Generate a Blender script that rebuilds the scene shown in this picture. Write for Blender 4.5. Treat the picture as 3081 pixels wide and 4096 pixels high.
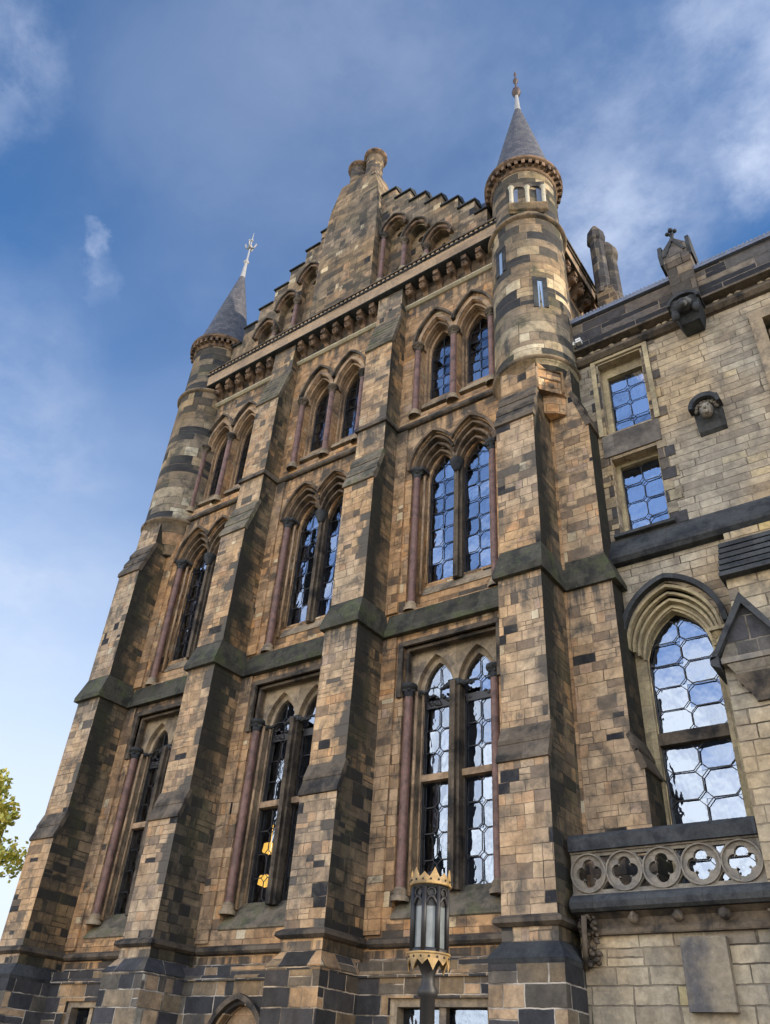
import bpy, bmesh, math, random
from mathutils import Vector, Matrix
random.seed(7)
R=math.radians
for o in list(bpy.data.objects): bpy.data.objects.remove(o)
scene=bpy.context.scene
C=scene.collection

# ------------------------------------------------------------------ camera
cam_d=bpy.data.cameras.new("camera"); cam=bpy.data.objects.new("camera",cam_d); C.objects.link(cam)
fw=Vector((-0.4922594,0.63913517,0.5909204)); rt=Vector((0.81721755,0.57310147,0.06091126)); up=Vector((0.29972682,-0.51289466,0.80442706))
M=Matrix((rt,up,-fw)).transposed().to_4x4(); M.translation=Vector((0,-12,1.6))
cam.matrix_world=M
cam_d.sensor_fit='HORIZONTAL'; cam_d.sensor_width=36; cam_d.lens=37.796
cam_d.clip_start=.1; cam_d.clip_end=2000
scene.camera=cam
scene.render.resolution_x=770; scene.render.resolution_y=1024

# ------------------------------------------------------------------ light
SUN_EL=R(24); SUN_AZ=R(7)          # azimuth measured from +x towards +y: just behind the facade plane
sdir=Vector((math.cos(SUN_EL)*math.cos(SUN_AZ),math.cos(SUN_EL)*math.sin(SUN_AZ),math.sin(SUN_EL)))
sl=bpy.data.lights.new("sun",'SUN'); sl.energy=3.4; sl.angle=R(.5); sl.color=(1,.86,.68)
so=bpy.data.objects.new("sun",sl); C.objects.link(so); so.rotation_euler=sdir.to_track_quat('Z','Y').to_euler(); so.location=(60,10,40)

w=bpy.data.worlds.new("World"); scene.world=w; w.use_nodes=True
nt=w.node_tree; nt.nodes.clear(); L=nt.links.new
def wn(t,**k):
    n=nt.nodes.new(t)
    for a,b in k.items(): setattr(n,a,b)
    return n
def wmath(op,a,b=None,c=None,clamp=False):
    n=wn('ShaderNodeMath',operation=op,use_clamp=clamp)
    for i,v in enumerate((a,b,c)):
        if v is None: continue
        if isinstance(v,(int,float)): n.inputs[i].default_value=v
        else: L(v,n.inputs[i])
    return n.outputs[0]
def wmix(f,a,b):
    n=wn('ShaderNodeMix',data_type='RGBA')
    for s,v in ((n.inputs[0],f),(n.inputs[6],a),(n.inputs[7],b)):
        if isinstance(v,(int,float)): s.default_value=v
        elif isinstance(v,tuple): s.default_value=v
        else: L(v,s)
    return n.outputs[2]
sky=wn('ShaderNodeTexSky',sky_type='NISHITA',sun_disc=False,sun_elevation=SUN_EL,sun_rotation=R(90)-SUN_AZ,air_density=1.0,dust_density=.6,ozone_density=3.0,altitude=50)
tc=wn('ShaderNodeTexCoord'); D=tc.outputs['Generated']
sep=wn('ShaderNodeSeparateXYZ'); L(D,sep.inputs[0]); DZ=sep.outputs[2]
wp=wn('ShaderNodeTexNoise'); L(D,wp.inputs['Vector']); wp.inputs['Scale'].default_value=22; wp.inputs['Detail'].default_value=6; wp.inputs['Roughness'].default_value=.6
wv1=wn('ShaderNodeVectorMath',operation='SUBTRACT'); L(wp.outputs['Color'],wv1.inputs[0]); wv1.inputs[1].default_value=(.5,.5,.5)
wv2=wn('ShaderNodeVectorMath',operation='SCALE'); L(wv1.outputs[0],wv2.inputs[0]); wv2.inputs['Scale'].default_value=.075
wv3=wn('ShaderNodeVectorMath',operation='ADD'); L(wv2.outputs[0],wv3.inputs[0]); L(D,wv3.inputs[1])
wv4=wn('ShaderNodeVectorMath',operation='NORMALIZE'); L(wv3.outputs[0],wv4.inputs[0]); DW=wv4.outputs[0]
def dirblob(az,el,size,amp):
    """soft cloud patch round a direction: az measured from +y towards -x"""
    a,e=R(az),R(el); v=(-math.sin(a)*math.cos(e),math.cos(a)*math.cos(e),math.sin(e))
    d=wn('ShaderNodeVectorMath',operation='DOT_PRODUCT'); L(DW,d.inputs[0]); d.inputs[1].default_value=v
    m=wn('ShaderNodeMapRange',interpolation_type='SMOOTHSTEP'); L(d.outputs['Value'],m.inputs[0])
    m.inputs[1].default_value=math.cos(R(size)); m.inputs[2].default_value=1; m.inputs[3].default_value=0; m.inputs[4].default_value=amp
    return m.outputs[0]
# plane-projected cloud coordinates so that clouds stretch towards the horizon
dz=wmath('MAXIMUM',DZ,.0); dz=wmath('ADD',dz,.12)
px=wmath('DIVIDE',sep.outputs[0],dz); py=wmath('DIVIDE',sep.outputs[1],dz)
cmb=wn('ShaderNodeCombineXYZ'); L(px,cmb.inputs[0]); L(py,cmb.inputs[1])
def wnoise(sc,det,rough,off,stretch=(1,1,1),rot=0,dist=0):
    mp=wn('ShaderNodeMapping'); L(cmb.outputs[0],mp.inputs[0]); mp.inputs['Location'].default_value=off; mp.inputs['Scale'].default_value=stretch; mp.inputs['Rotation'].default_value=(0,0,rot)
    n=wn('ShaderNodeTexNoise'); L(mp.outputs[0],n.inputs['Vector']); n.inputs['Scale'].default_value=sc; n.inputs['Detail'].default_value=det; n.inputs['Roughness'].default_value=rough; n.inputs['Distortion'].default_value=dist
    return n.outputs[0]
wisp=wnoise(3.4,9,.6,(3,1,0),(1,1.25,1),R(35),.25)
soft=wnoise(1.1,5,.5,(7,2,0),(1,1.3,1),R(30),.2)
def ss(v,a,b,lo=0,hi=1):
    m=wn('ShaderNodeMapRange',interpolation_type='SMOOTHSTEP'); L(v,m.inputs[0])
    for i,x in zip((1,2,3,4),(a,b,lo,hi)): m.inputs[i].default_value=x
    return m.outputs[0]
veil=ss(soft,.38,.78,.0,.22)
hor=ss(DZ,.10,.74,.97,0.)
blobs=None
BL=[(11.4,58.5,10,.5),(16,52,8,.5),(-3,54.5,4.2,.95),(-7,62,6,.6),(-2,45,8,.25),(85,54,5.5,.7),(69,48.8,1.3,.9),(68.0,47.6,1.5,.4),(67.0,46.3,1.5,.25),(72,36.7,9,.26),(65,30,8,.2),(64,23.5,7,.25),(-30,50,20,.8),(45,72,14,.16)]
for b in BL:
    v=dirblob(*b); blobs=v if blobs is None else wmath('ADD',blobs,v)
wm=ss(wisp,.38,.68,0,1)
# behind the photographer: unseen broken cloud, added and brightened to light the shaded front
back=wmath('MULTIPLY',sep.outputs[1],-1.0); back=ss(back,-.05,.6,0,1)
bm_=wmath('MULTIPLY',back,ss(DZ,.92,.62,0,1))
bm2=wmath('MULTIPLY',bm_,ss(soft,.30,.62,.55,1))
fine=ss(wnoise(11,6,.65,(1,5,0)),.34,.66,0,1)
cl=wmath('MULTIPLY',blobs,wmath('MULTIPLY_ADD',wmath('MULTIPLY_ADD',wm,.6,wmath('MULTIPLY',fine,.4)),.85,.08))
tot=wmath('ADD',cl,veil)
tot=wmath('ADD',tot,wmath('MULTIPLY',wm,.08),clamp=True)
CLOUDC=(4.6,5.4,7.2,1)
tn=wn('ShaderNodeMix',data_type='RGBA',blend_type='MULTIPLY'); tn.inputs[0].default_value=1; L(sky.outputs[0],tn.inputs[6]); tn.inputs[7].default_value=(.74,1.28,1.66,1)
col=wmix(tot,tn.outputs[2],CLOUDC); col=wmix(hor,col,(6.9,7.6,8.6,1))
# the added cloud bank behind the photographer is pale near the skyline and bluer above
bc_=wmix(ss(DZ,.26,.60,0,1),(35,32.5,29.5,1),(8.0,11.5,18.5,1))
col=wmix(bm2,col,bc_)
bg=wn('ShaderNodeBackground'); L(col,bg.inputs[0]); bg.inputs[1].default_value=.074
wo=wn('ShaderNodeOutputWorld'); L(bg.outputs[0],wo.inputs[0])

vs=scene.view_settings; vs.view_transform='Standard'; vs.look='None'; vs.gamma=1; vs.exposure=.80
scene.cycles.max_bounces=6; scene.cycles.transparent_max_bounces=12

# ------------------------------------------------------------------ materials
def newmat(name):
    m=bpy.data.materials.new(name); m.use_nodes=True; t=m.node_tree; b=t.nodes['Principled BSDF']; return m,t,b
class NB:
    def __init__(s,t): s.t=t
    def n(s,ty,**k):
        n=s.t.nodes.new(ty)
        for a,b in k.items(): setattr(n,a,b)
        return n
    def l(s,a,b): s.t.links.new(a,b)
    def m(s,op,a,b=None,c=None,clamp=False):
        n=s.n('ShaderNodeMath',operation=op,use_clamp=clamp)
        for i,v in enumerate((a,b,c)):
            if v is None: continue
            if isinstance(v,(int,float)): n.inputs[i].default_value=v
            else: s.l(v,n.inputs[i])
        return n.outputs[0]
    def mix(s,f,a,b,bt='MIX'):
        n=s.n('ShaderNodeMix',data_type='RGBA',blend_type=bt)
        for q,v in ((n.inputs[0],f),(n.inputs[6],a),(n.inputs[7],b)):
            if isinstance(v,(int,float)): q.default_value=v
            elif isinstance(v,tuple): q.default_value=v if len(v)==4 else v+(1,)
            else: s.l(v,q)
        return n.outputs[2]
    def noise(s,vec,sc,det=4,ro=.5,dist=0):
        n=s.n('ShaderNodeTexNoise'); s.l(vec,n.inputs['Vector']); n.inputs['Scale'].default_value=sc; n.inputs['Detail'].default_value=det; n.inputs['Roughness'].default_value=ro; n.inputs['Distortion'].default_value=dist
        return n.outputs[0]
    def rng(s,v,a,b,lo=0,hi=1,it='SMOOTHSTEP'):
        m=s.n('ShaderNodeMapRange',interpolation_type=it); s.l(v,m.inputs[0])
        for i,x in zip((1,2,3,4),(a,b,lo,hi)): m.inputs[i].default_value=x
        return m.outputs[0]
    def pos(s,scale=(1,1,1)):
        g=s.n('ShaderNodeNewGeometry'); mp=s.n('ShaderNodeMapping'); s.l(g.outputs['Position'],mp.inputs[0]); mp.inputs['Scale'].default_value=scale
        return mp.outputs[0]

def stone(name,pal,bw=.46,bh=.24,mortar=(.30,.25,.19),msize=.012,black=0.,clus=.35,sooty=.5,soot=(.045,.045,.05),moss=0.,rough=.9,bump=1.,streak=.25,vwarp=.3,var=.16,edge=0,ygrad=0,ledge=.0,ysoot=0,spl=.80,zband=(),lowz=0):
    m,t,b=newmat(name); k=NB(t)
    uv=k.n('ShaderNodeUVMap'); uv.uv_map='st'; s=k.n('ShaderNodeSeparateXYZ'); k.l(uv.outputs[0],s.inputs[0])
    oi=k.n('ShaderNodeObjectInfo'); u0=k.m('MULTIPLY_ADD',oi.outputs['Random'],57.3,s.outputs[0])
    cv=k.n('ShaderNodeCombineXYZ'); k.l(s.outputs[1],cv.inputs[1])
    wz=k.noise(cv.outputs[0],1.1,1,.5); v=k.m('ADD',s.outputs[1],k.m('MULTIPLY',k.m('SUBTRACT',wz,.5),vwarp))
    P=k.pos()
    jn=k.n('ShaderNodeTexNoise'); k.l(P,jn.inputs['Vector']); jn.inputs['Scale'].default_value=7; jn.inputs['Detail'].default_value=3
    js=k.n('ShaderNodeSeparateColor'); k.l(jn.outputs['Color'],js.inputs[0])
    v=k.m('MULTIPLY_ADD',k.m('SUBTRACT',js.outputs[0],.5),.03,v); u1=k.m('MULTIPLY_ADD',k.m('SUBTRACT',js.outputs[1],.5),.03,u0)
    vr=k.m('DIVIDE',v,bh); row=k.m('FLOOR',vr); fy=k.m('FRACT',vr)
    def wh(x,y):
        c_=k.n('ShaderNodeCombineXYZ'); k.l(x,c_.inputs[0])
        if isinstance(y,(int,float)): c_.inputs[1].default_value=y
        else: k.l(y,c_.inputs[1])
        w_=k.n('ShaderNodeTexWhiteNoise',noise_dimensions='2D'); k.l(c_.outputs[0],w_.inputs['Vector'])
        sc=k.n('ShaderNodeSeparateColor'); k.l(w_.outputs['Color'],sc.inputs[0]); return w_.outputs['Value'],sc
    rv,rs=wh(row,3.3)
    wid=k.m('MULTIPLY_ADD',rv,.8*bw,.62*bw)
    x=k.m('ADD',k.m('DIVIDE',u1,wid),k.m('MULTIPLY',rs.outputs[1],37.))
    cx_=k.n('ShaderNodeCombineXYZ'); k.l(k.m('MULTIPLY',x,.8),cx_.inputs[0]); k.l(k.m('MULTIPLY',row,13.7),cx_.inputs[1])
    x=k.m('ADD',x,k.m('MULTIPLY',k.m('SUBTRACT',k.noise(cx_.outputs[0],1,0,.5),.5),.9))
    ix=k.m('FLOOR',x); fx=k.m('FRACT',x)
    sv,ss_=wh(ix,row)
    spu=k.m('GREATER_THAN',ss_.outputs[0],spl); spv=k.m('GREATER_THAN',ss_.outputs[1],spl+.06)
    mu=k.m('ADD',spu,1); mv=k.m('ADD',spv,1)
    fx2=k.m('MULTIPLY',fx,mu); fy2=k.m('MULTIPLY',fy,mv)
    idx=k.m('MULTIPLY_ADD',k.m('FLOOR',fx2),.37,ix); idy=k.m('MULTIPLY_ADD',k.m('FLOOR',fy2),.41,row)
    fx3=k.m('FRACT',fx2); fy3=k.m('FRACT',fy2)
    dx=k.m('MULTIPLY',k.m('MINIMUM',fx3,k.m('SUBTRACT',1,fx3)),k.m('DIVIDE',wid,mu))
    dy=k.m('MULTIPLY',k.m('MINIMUM',fy3,k.m('SUBTRACT',1,fy3)),k.m('DIVIDE',bh,mv))
    dm=k.m('MINIMUM',dx,dy)
    FAC=k.rng(dm,msize*.45,msize*1.05,1,0)
    wv,wn2=wh(idx,idy)
    ucen=k.m('MULTIPLY',k.m('SUBTRACT',k.m('ADD',idx,.5),k.m('MULTIPLY',rs.outputs[1],37.)),wid)
    lc=k.n('ShaderNodeCombineXYZ'); k.l(ucen,lc.inputs[0]); k.l(k.m('MULTIPLY',idy,bh),lc.inputs[1])
    low=k.noise(lc.outputs[0],.75,2,.6)
    val=k.m('ADD',wv,k.m('MULTIPLY',k.m('SUBTRACT',low,.5),clus)); val=k.m('SUBTRACT',val,black)
    zr=k.m('ADD',k.m('MULTIPLY',row,bh),k.m('MULTIPLY',k.m('SUBTRACT',wn2.outputs[0],.5),.9))
    for za_,zb_,dv in zband:
        val=k.m('ADD',val,k.m('MULTIPLY',k.m('MULTIPLY',k.m('GREATER_THAN',zr,za_),k.m('LESS_THAN',zr,zb_)),dv))
    if lowz: val=k.m('SUBTRACT',val,k.rng(zr,6.6,5.2,0,lowz))
    tco=k.n('ShaderNodeTexCoord'); so_=k.n('ShaderNodeSeparateXYZ'); k.l(tco.outputs['Object'],so_.inputs[0])
    if ygrad:   # sooty outer arris, cleaner stone in the angle against the wall
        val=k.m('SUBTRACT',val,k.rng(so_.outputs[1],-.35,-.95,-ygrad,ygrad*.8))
    rp=k.n('ShaderNodeValToRGB'); rp.color_ramp.interpolation='CONSTANT'; e=rp.color_ramp.elements
    while len(e)>1: e.remove(e[-1])
    e[0].position=0; e[0].color=pal[0][1]+(1,)
    for p_,c_ in pal[1:]:
        x=e.new(p_); x.color=c_+(1,)
    k.l(val,rp.inputs[0])
    colr=rp.outputs[0]
    # tone per stone, grain, soft mottling inside each stone
    tone=k.m('MULTIPLY_ADD',wn2.outputs[1],var*2,1-var)
    g1=k.noise(P,5,8,.68); g2=k.noise(P,26,4,.7)
    tone=k.m('MULTIPLY',tone,k.rng(g1,.25,.75,.50,1.42,'LINEAR')); tone=k.m('MULTIPLY',tone,k.rng(g2,.2,.8,.82,1.18,'LINEAR'))
    vm=k.n('ShaderNodeVectorMath',operation='SCALE'); k.l(colr,vm.inputs[0]); k.l(tone,vm.inputs['Scale'])
    mn=k.rng(k.noise(P,1.9,5,.6),.40,.62,0,1); colr=k.mix(FAC,vm.outputs[0],k.mix(mn,tuple(x*1.12 for x in mortar),tuple(x*.28 for x in mortar)))
    # soot and run-off stains
    st=k.noise(k.pos((2.6,2.6,.35)),1.0,6,.6); sp=k.noise(P,2.1,9,.68,.4)
    sm=k.m('ADD',k.rng(sp,.47,.66,0,sooty),k.m('MULTIPLY',k.rng(st,.50,.68,0,1),streak),clamp=True)
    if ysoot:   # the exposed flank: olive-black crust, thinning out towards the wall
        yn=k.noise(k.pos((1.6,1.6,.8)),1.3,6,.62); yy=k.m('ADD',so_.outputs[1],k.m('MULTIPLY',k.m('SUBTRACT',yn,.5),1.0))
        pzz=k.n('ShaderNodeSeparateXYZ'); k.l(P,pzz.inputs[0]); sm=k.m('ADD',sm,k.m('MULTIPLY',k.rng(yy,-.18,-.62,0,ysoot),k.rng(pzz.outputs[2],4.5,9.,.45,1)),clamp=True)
    if edge:    # blackened quoins on the exposed right-hand arris, in runs of several courses
        ec=k.n('ShaderNodeCombineXYZ'); k.l(k.m('MULTIPLY',row,bh),ec.inputs[0]); k.l(k.m('MULTIPLY',oi.outputs['Random'],91.),ec.inputs[1])
        en=k.rng(k.noise(ec.outputs[0],.9,3,.6),.52,.58,0,1); thr=k.m('MULTIPLY_ADD',rs.outputs[2],.26,.12)
        jag=k.m('ADD',so_.outputs[0],k.m('MULTIPLY',k.m('SUBTRACT',js.outputs[2],.5),.12)); dd=k.m('SUBTRACT',jag,thr)
        sm=k.m('ADD',sm,k.m('MULTIPLY',k.rng(dd,-.05,.04,0,edge),en),clamp=True)
    if ledge:   # run-off marks under each ledge
        pz=k.n('ShaderNodeSeparateXYZ'); k.l(P,pz.inputs[0]); fine=k.rng(k.noise(k.pos((5,5,.5)),1.,5,.6),.38,.58,0,1); tot=None
        for zl in (3.62,9.3,14.98,19.6,20.3):
            a_=k.rng(pz.outputs[2],zl-.75,zl,0,1); b_=k.m('LESS_THAN',pz.outputs[2],zl); c_=k.m('MULTIPLY',a_,b_); tot=c_ if tot is None else k.m('MAXIMUM',tot,c_)
        sm=k.m('ADD',sm,k.m('MULTIPLY',k.m('MULTIPLY',tot,fine),ledge),clamp=True)
    hn=k.noise(P,.42,3,.5); hv=k.mix(k.rng(hn,.35,.65),(1.20,1.03,.83),(1.02,1.03,1.05)); colr=k.mix(1.0,colr,hv,'MULTIPLY')
    colr=k.mix(sm,colr,soot)
    if moss:
        mo=k.noise(P,1.3,6,.6); colr=k.mix(k.rng(mo,.5,.68,0,moss),colr,(.075,.08,.03))
    k.l(colr,b.inputs['Base Color']); b.inputs['Roughness'].default_value=rough; b.inputs['Specular IOR Level'].default_value=.25
    hgt=k.m('ADD',k.m('MULTIPLY',FAC,-.55),k.m('ADD',k.m('MULTIPLY',g1,.8),k.m('MULTIPLY',wn2.outputs[2],.35)))
    bp=k.n('ShaderNodeBump'); bp.inputs['Strength'].default_value=.75*bump; bp.inputs['Distance'].default_value=.045; k.l(hgt,bp.inputs['Height']); k.l(bp.outputs[0],b.inputs['Normal'])
    return m
BK=(.020,.022,.028); DG=(.065,.06,.055); BR=(.16,.11,.07); TN=(.42,.275,.15); OR=(.45,.25,.11); CR=(.48,.42,.30); PK=(.42,.28,.20); LT=(.47,.335,.20)
facade=stone('facade_stone',[(0,BK),(.012,DG),(.04,(.17,.12,.08)),(.11,(.27,.185,.115)),(.26,(.36,.245,.145)),(.48,(.41,.285,.17)),(.74,(.38,.265,.165)),(.88,(.42,.255,.13)),(.95,(.36,.26,.19)),(.985,CR)],black=-.03,clus=.3,bw=.42,bh=.215,msize=.006,mortar=(.25,.185,.125),ledge=.9,sooty=.8,soot=(.075,.062,.05),var=.10)
front=stone('buttress_stone',[(0,BK),(.02,(.10,.09,.08)),(.05,(.20,.155,.115)),(.15,(.32,.24,.16)),(.34,(.385,.29,.195)),(.62,(.41,.315,.21)),(.84,(.40,.27,.165)),(.93,(.37,.28,.21)),(.985,CR)],bw=.31,bh=.195,clus=.4,mortar=(.28,.22,.155),msize=.006,edge=1.0,lowz=.07,ledge=.9,sooty=.8,soot=(.095,.085,.072),var=.08)
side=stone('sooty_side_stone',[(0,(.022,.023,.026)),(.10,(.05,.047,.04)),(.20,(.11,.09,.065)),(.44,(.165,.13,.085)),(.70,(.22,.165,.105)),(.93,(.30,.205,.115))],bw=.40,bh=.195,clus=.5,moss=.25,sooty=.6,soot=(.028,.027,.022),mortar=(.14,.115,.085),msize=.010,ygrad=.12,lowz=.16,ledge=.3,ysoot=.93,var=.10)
plinth=stone('plinth_stone',[(0,(.036,.038,.043)),(.24,(.05,.05,.055)),(.40,(.10,.09,.075)),(.56,(.19,.15,.10)),(.74,(.30,.22,.14)),(.88,(.38,.27,.17)),(.94,(.44,.41,.33))],bw=.56,bh=.27,mortar=(.42,.38,.32),msize=.013,sooty=.45,var=.25)
turretm=stone('turret_stone',[(0,(.03,.031,.034)),(.16,(.06,.055,.048)),(.30,(.12,.10,.075)),(.42,(.19,.15,.105)),(.54,(.235,.19,.13)),(.74,(.28,.23,.155)),(.90,(.30,.20,.125)),(.95,(.38,.34,.25))],bw=.85,bh=.31,clus=1.7,mortar=(.17,.14,.10),msize=.008,sooty=.8,soot=(.05,.048,.042),moss=.3,var=.1,black=.06,zband=((14.8,16.0,.30),(16.0,16.8,-.14),(16.9,18.0,.22),(19.0,20.0,-.14),(20.3,22.6,-.22)))
wing=stone('wing_stone',[(0,(.20,.175,.14)),(.05,(.265,.235,.185)),(.22,(.305,.27,.21)),(.5,(.33,.295,.23)),(.82,(.345,.305,.235)),(.97,(.37,.32,.22))],bw=.60,bh=.165,msize=.008,spl=.93,mortar=(.22,.19,.145),clus=.35,sooty=.55,soot=(.12,.105,.09),streak=.3,vwarp=.08,var=.07)
porch=stone('porch_stone',[(0,(.18,.16,.13)),(.06,(.26,.23,.175)),(.3,(.31,.275,.205)),(.7,(.335,.295,.22)),(.95,(.38,.33,.19))],bw=.60,bh=.215,spl=.93,mortar=(.20,.175,.135),clus=.4,sooty=.5,soot=(.09,.085,.08),vwarp=.06,var=.09)
gablem=stone('gable_stone',[(0,BK),(.04,(.08,.07,.058)),(.14,(.15,.12,.088)),(.36,(.215,.17,.118)),(.62,(.265,.205,.14)),(.88,(.31,.215,.14)),(.975,CR)],bw=.5,bh=.25,mortar=(.2,.16,.12),msize=.008,sooty=.8,soot=(.06,.055,.047),streak=.6,moss=.15,var=.1)

def carved(name,base,dark,amt=.5,rough=.85,scale=2.2,joint=.9,green=0.,bumpd=.02,smoothb=False):
    """smooth dressed stone with occasional vertical joints"""
    m,t,b=newmat(name); k=NB(t); P=k.pos()
    n1=k.noise(P,scale,7,.62,.2); n2=k.noise(P,14,5,.7)
    c=k.mix(k.rng(n1,.42,.66,0,amt),base,dark)
    if green: c=k.mix(k.rng(k.noise(P,2.7,8,.66),.5,.62,0,green),c,(.07,.09,.028)); c=k.mix(k.rng(k.noise(P,17,3,.6),.66,.74,0,.6),c,(.22,.22,.19))
    if joint:
        uv=k.n('ShaderNodeUVMap'); uv.uv_map='st'; br=k.n('ShaderNodeTexBrick',offset=.37,squash=.8,squash_frequency=2); k.l(uv.outputs[0],br.inputs['Vector'])
        br.inputs['Scale'].default_value=1; br.inputs['Brick Width'].default_value=joint; br.inputs['Row Height'].default_value=.45; br.inputs['Mortar Size'].default_value=.006
        br.inputs['Color1'].default_value=(.72,.72,.72,1); br.inputs['Color2'].default_value=(1.2,1.2,1.2,1); br.inputs['Mortar'].default_value=(.8,.75,.7,1)
        c=k.mix(1.0,c,br.outputs['Color'],'MULTIPLY')
    tone=k.rng(n2,.2,.8,.62,1.38,'LINEAR'); vm=k.n('ShaderNodeVectorMath',operation='SCALE'); k.l(c,vm.inputs[0]); k.l(tone,vm.inputs['Scale'])
    k.l(vm.outputs[0],b.inputs['Base Color']); b.inputs['Roughness'].default_value=rough; b.inputs['Specular IOR Level'].default_value=.3
    bp=k.n('ShaderNodeBump'); bp.inputs['Strength'].default_value=.6; bp.inputs['Distance'].default_value=bumpd; k.l(k.m('ADD',n1,n2),bp.inputs['Height']); k.l(bp.outputs[0],b.inputs['Normal'])
    return m
trim=carved('tan_dressed_stone',(.34,.235,.145),(.075,.06,.05),.75)
trim2=carved('grey_tan_dressed_stone',(.31,.245,.165),(.06,.055,.055),.75)
dark=carved('black_weathered_stone',(.048,.052,.056),(.015,.018,.024),.9,rough=.85,scale=2.8,bumpd=.035)
darkm=carved('mossy_sill_stone',(.066,.062,.048),(.018,.020,.019),.85,green=.45,joint=.75,scale=3.2)
band=carved('dark_trim_stone',(.115,.092,.068),(.018,.018,.019),.95)
arcm=carved('soot_and_shade_stone',(.15,.108,.072),(.015,.014,.014),.85,scale=3,joint=.4)  # sooty arch mouldings; also the painted shade between the corbels
red=carved('red_granite',(.185,.108,.09),(.085,.055,.05),.85,rough=.5,scale=5,joint=0)
redstone=carved('orange_carved_stone',(.21,.135,.085),(.035,.028,.026),.95,scale=4)
ringm=carved('sooty_ring_stone',(.19,.14,.09),(.03,.03,.03),.85)
balst=carved('grey_tracery_stone',(.19,.17,.14),(.085,.085,.085),.7,scale=3)
wingtrim=carved('pale_wing_dressing',(.37,.31,.19),(.12,.10,.08),.6,joint=.6)
cream=carved('cream_stone',(.46,.42,.31),(.25,.22,.16),.4,joint=0)
def slatem(name,base,dk):
    m,t,b=newmat(name); k=NB(t); uv=k.n('ShaderNodeUVMap'); uv.uv_map='st'
    br=k.n('ShaderNodeTexBrick'); k.l(uv.outputs[0],br.inputs['Vector']); br.inputs['Scale'].default_value=1; br.inputs['Brick Width'].default_value=.24; br.inputs['Row Height'].default_value=.15; br.inputs['Mortar Size'].default_value=.008
    br.inputs['Color1'].default_value=dk+(1,); br.inputs['Color2'].default_value=base+(1,); br.inputs['Mortar'].default_value=(.02,.02,.022,1)
    k.l(br.outputs['Color'],b.inputs['Base Color']); b.inputs['Roughness'].default_value=.55
    bp=k.n('ShaderNodeBump'); bp.inputs['Strength'].default_value=.6; bp.inputs['Distance'].default_value=.02; bp.invert=True; k.l(br.outputs['Fac'],bp.inputs['Height']); k.l(bp.outputs[0],b.inputs['Normal']); return m
slate=slatem('slate',(.105,.10,.105),(.05,.05,.06))
def plain(name,c,r=.5,metal=0,em=None,es=1,nz=0):
    m,t,b=newmat(name); b.inputs['Base Color'].default_value=c+(1,); b.inputs['Roughness'].default_value=r; b.inputs['Metallic'].default_value=metal
    if em: b.inputs['Emission Color'].default_value=em+(1,); b.inputs['Emission Strength'].default_value=es
    if nz:
        k=NB(t); n=k.noise(k.pos(),8,5,.6); c2=k.mix(k.rng(n,.35,.65,0,nz),c,tuple(x*.35 for x in c)); k.l(c2,b.inputs['Base Color'])
    return m
leadm=plain('leading',(.02,.02,.024),.5)
whitelead=plain('pale_lead',(.30,.30,.30),.45,nz=.2)
metal_red=plain('rusty_finial',(.06,.035,.028),.6)
leadroll=plain('blue_grey_lead',(.14,.16,.22),.45,nz=.4)
black_iron=plain('black_iron',(.009,.009,.011),.55)
gold=plain('gold_paint',(.36,.235,.09),.55,nz=.85)
milk=plain('frosted_lamp_glass',(.15,.175,.185),.3,nz=.4)
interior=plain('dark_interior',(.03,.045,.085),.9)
glow=plain('lit_lamp',(.9,.6,.2),.5,em=(1,.55,.10),es=1.5)
whitep=plain('white_plastic',(.75,.75,.73),.4)
def glassm(name,mirror,tint=(.62,.76,1.0)):
    m,t,b=newmat(name); k=NB(t); t.nodes.remove(b); out=[n for n in t.nodes if n.type=='OUTPUT_MATERIAL'][0]
    gl=k.n('ShaderNodeBsdfGlossy'); gl.inputs['Roughness'].default_value=.02; gl.inputs['Color'].default_value=tint+(1,)
    tr=k.n('ShaderNodeBsdfTransparent'); tr.inputs[0].default_value=(.5,.53,.55,1)
    ns=k.noise(k.pos((1,1,.6)),2.4,3,.5); bp=k.n('ShaderNodeBump'); bp.inputs['Strength'].default_value=.5; bp.inputs['Distance'].default_value=.05; k.l(ns,bp.inputs['Height']); k.l(bp.outputs[0],gl.inputs['Normal'])
    mx=k.n('ShaderNodeMixShader'); mx.inputs[0].default_value=mirror; k.l(tr.outputs[0],mx.inputs[1]); k.l(gl.outputs[0],mx.inputs[2]); k.l(mx.outputs[0],out.inputs[0]); return m
glass=glassm('old_window_glass',.26)
glass_dim=glassm('dim_window_glass',.19)
sillm=carved('weathered_sill_stone',(.16,.135,.10),(.04,.042,.036),.8,green=.45,joint=.7,scale=3)
leafm,_t,_b=newmat('autumn_leaf'); _k=NB(_t)
_oi=_k.n('ShaderNodeNewGeometry'); _rp=_k.n('ShaderNodeValToRGB'); _k.l(_oi.outputs['Random Per Island'],_rp.inputs[0]); _e=_rp.color_ramp.elements; _e[0].color=(.30,.33,.06,1); _e[1].color=(.75,.60,.12,1); _x=_e.new(.5); _x.color=(.52,.50,.09,1)
_k.l(_rp.outputs[0],_b.inputs['Base Color']); _b.inputs['Roughness'].default_value=.6; _b.inputs['Transmission Weight'].default_value=0
bark=plain('bark',(.09,.07,.05),.9,nz=.5)

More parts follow.
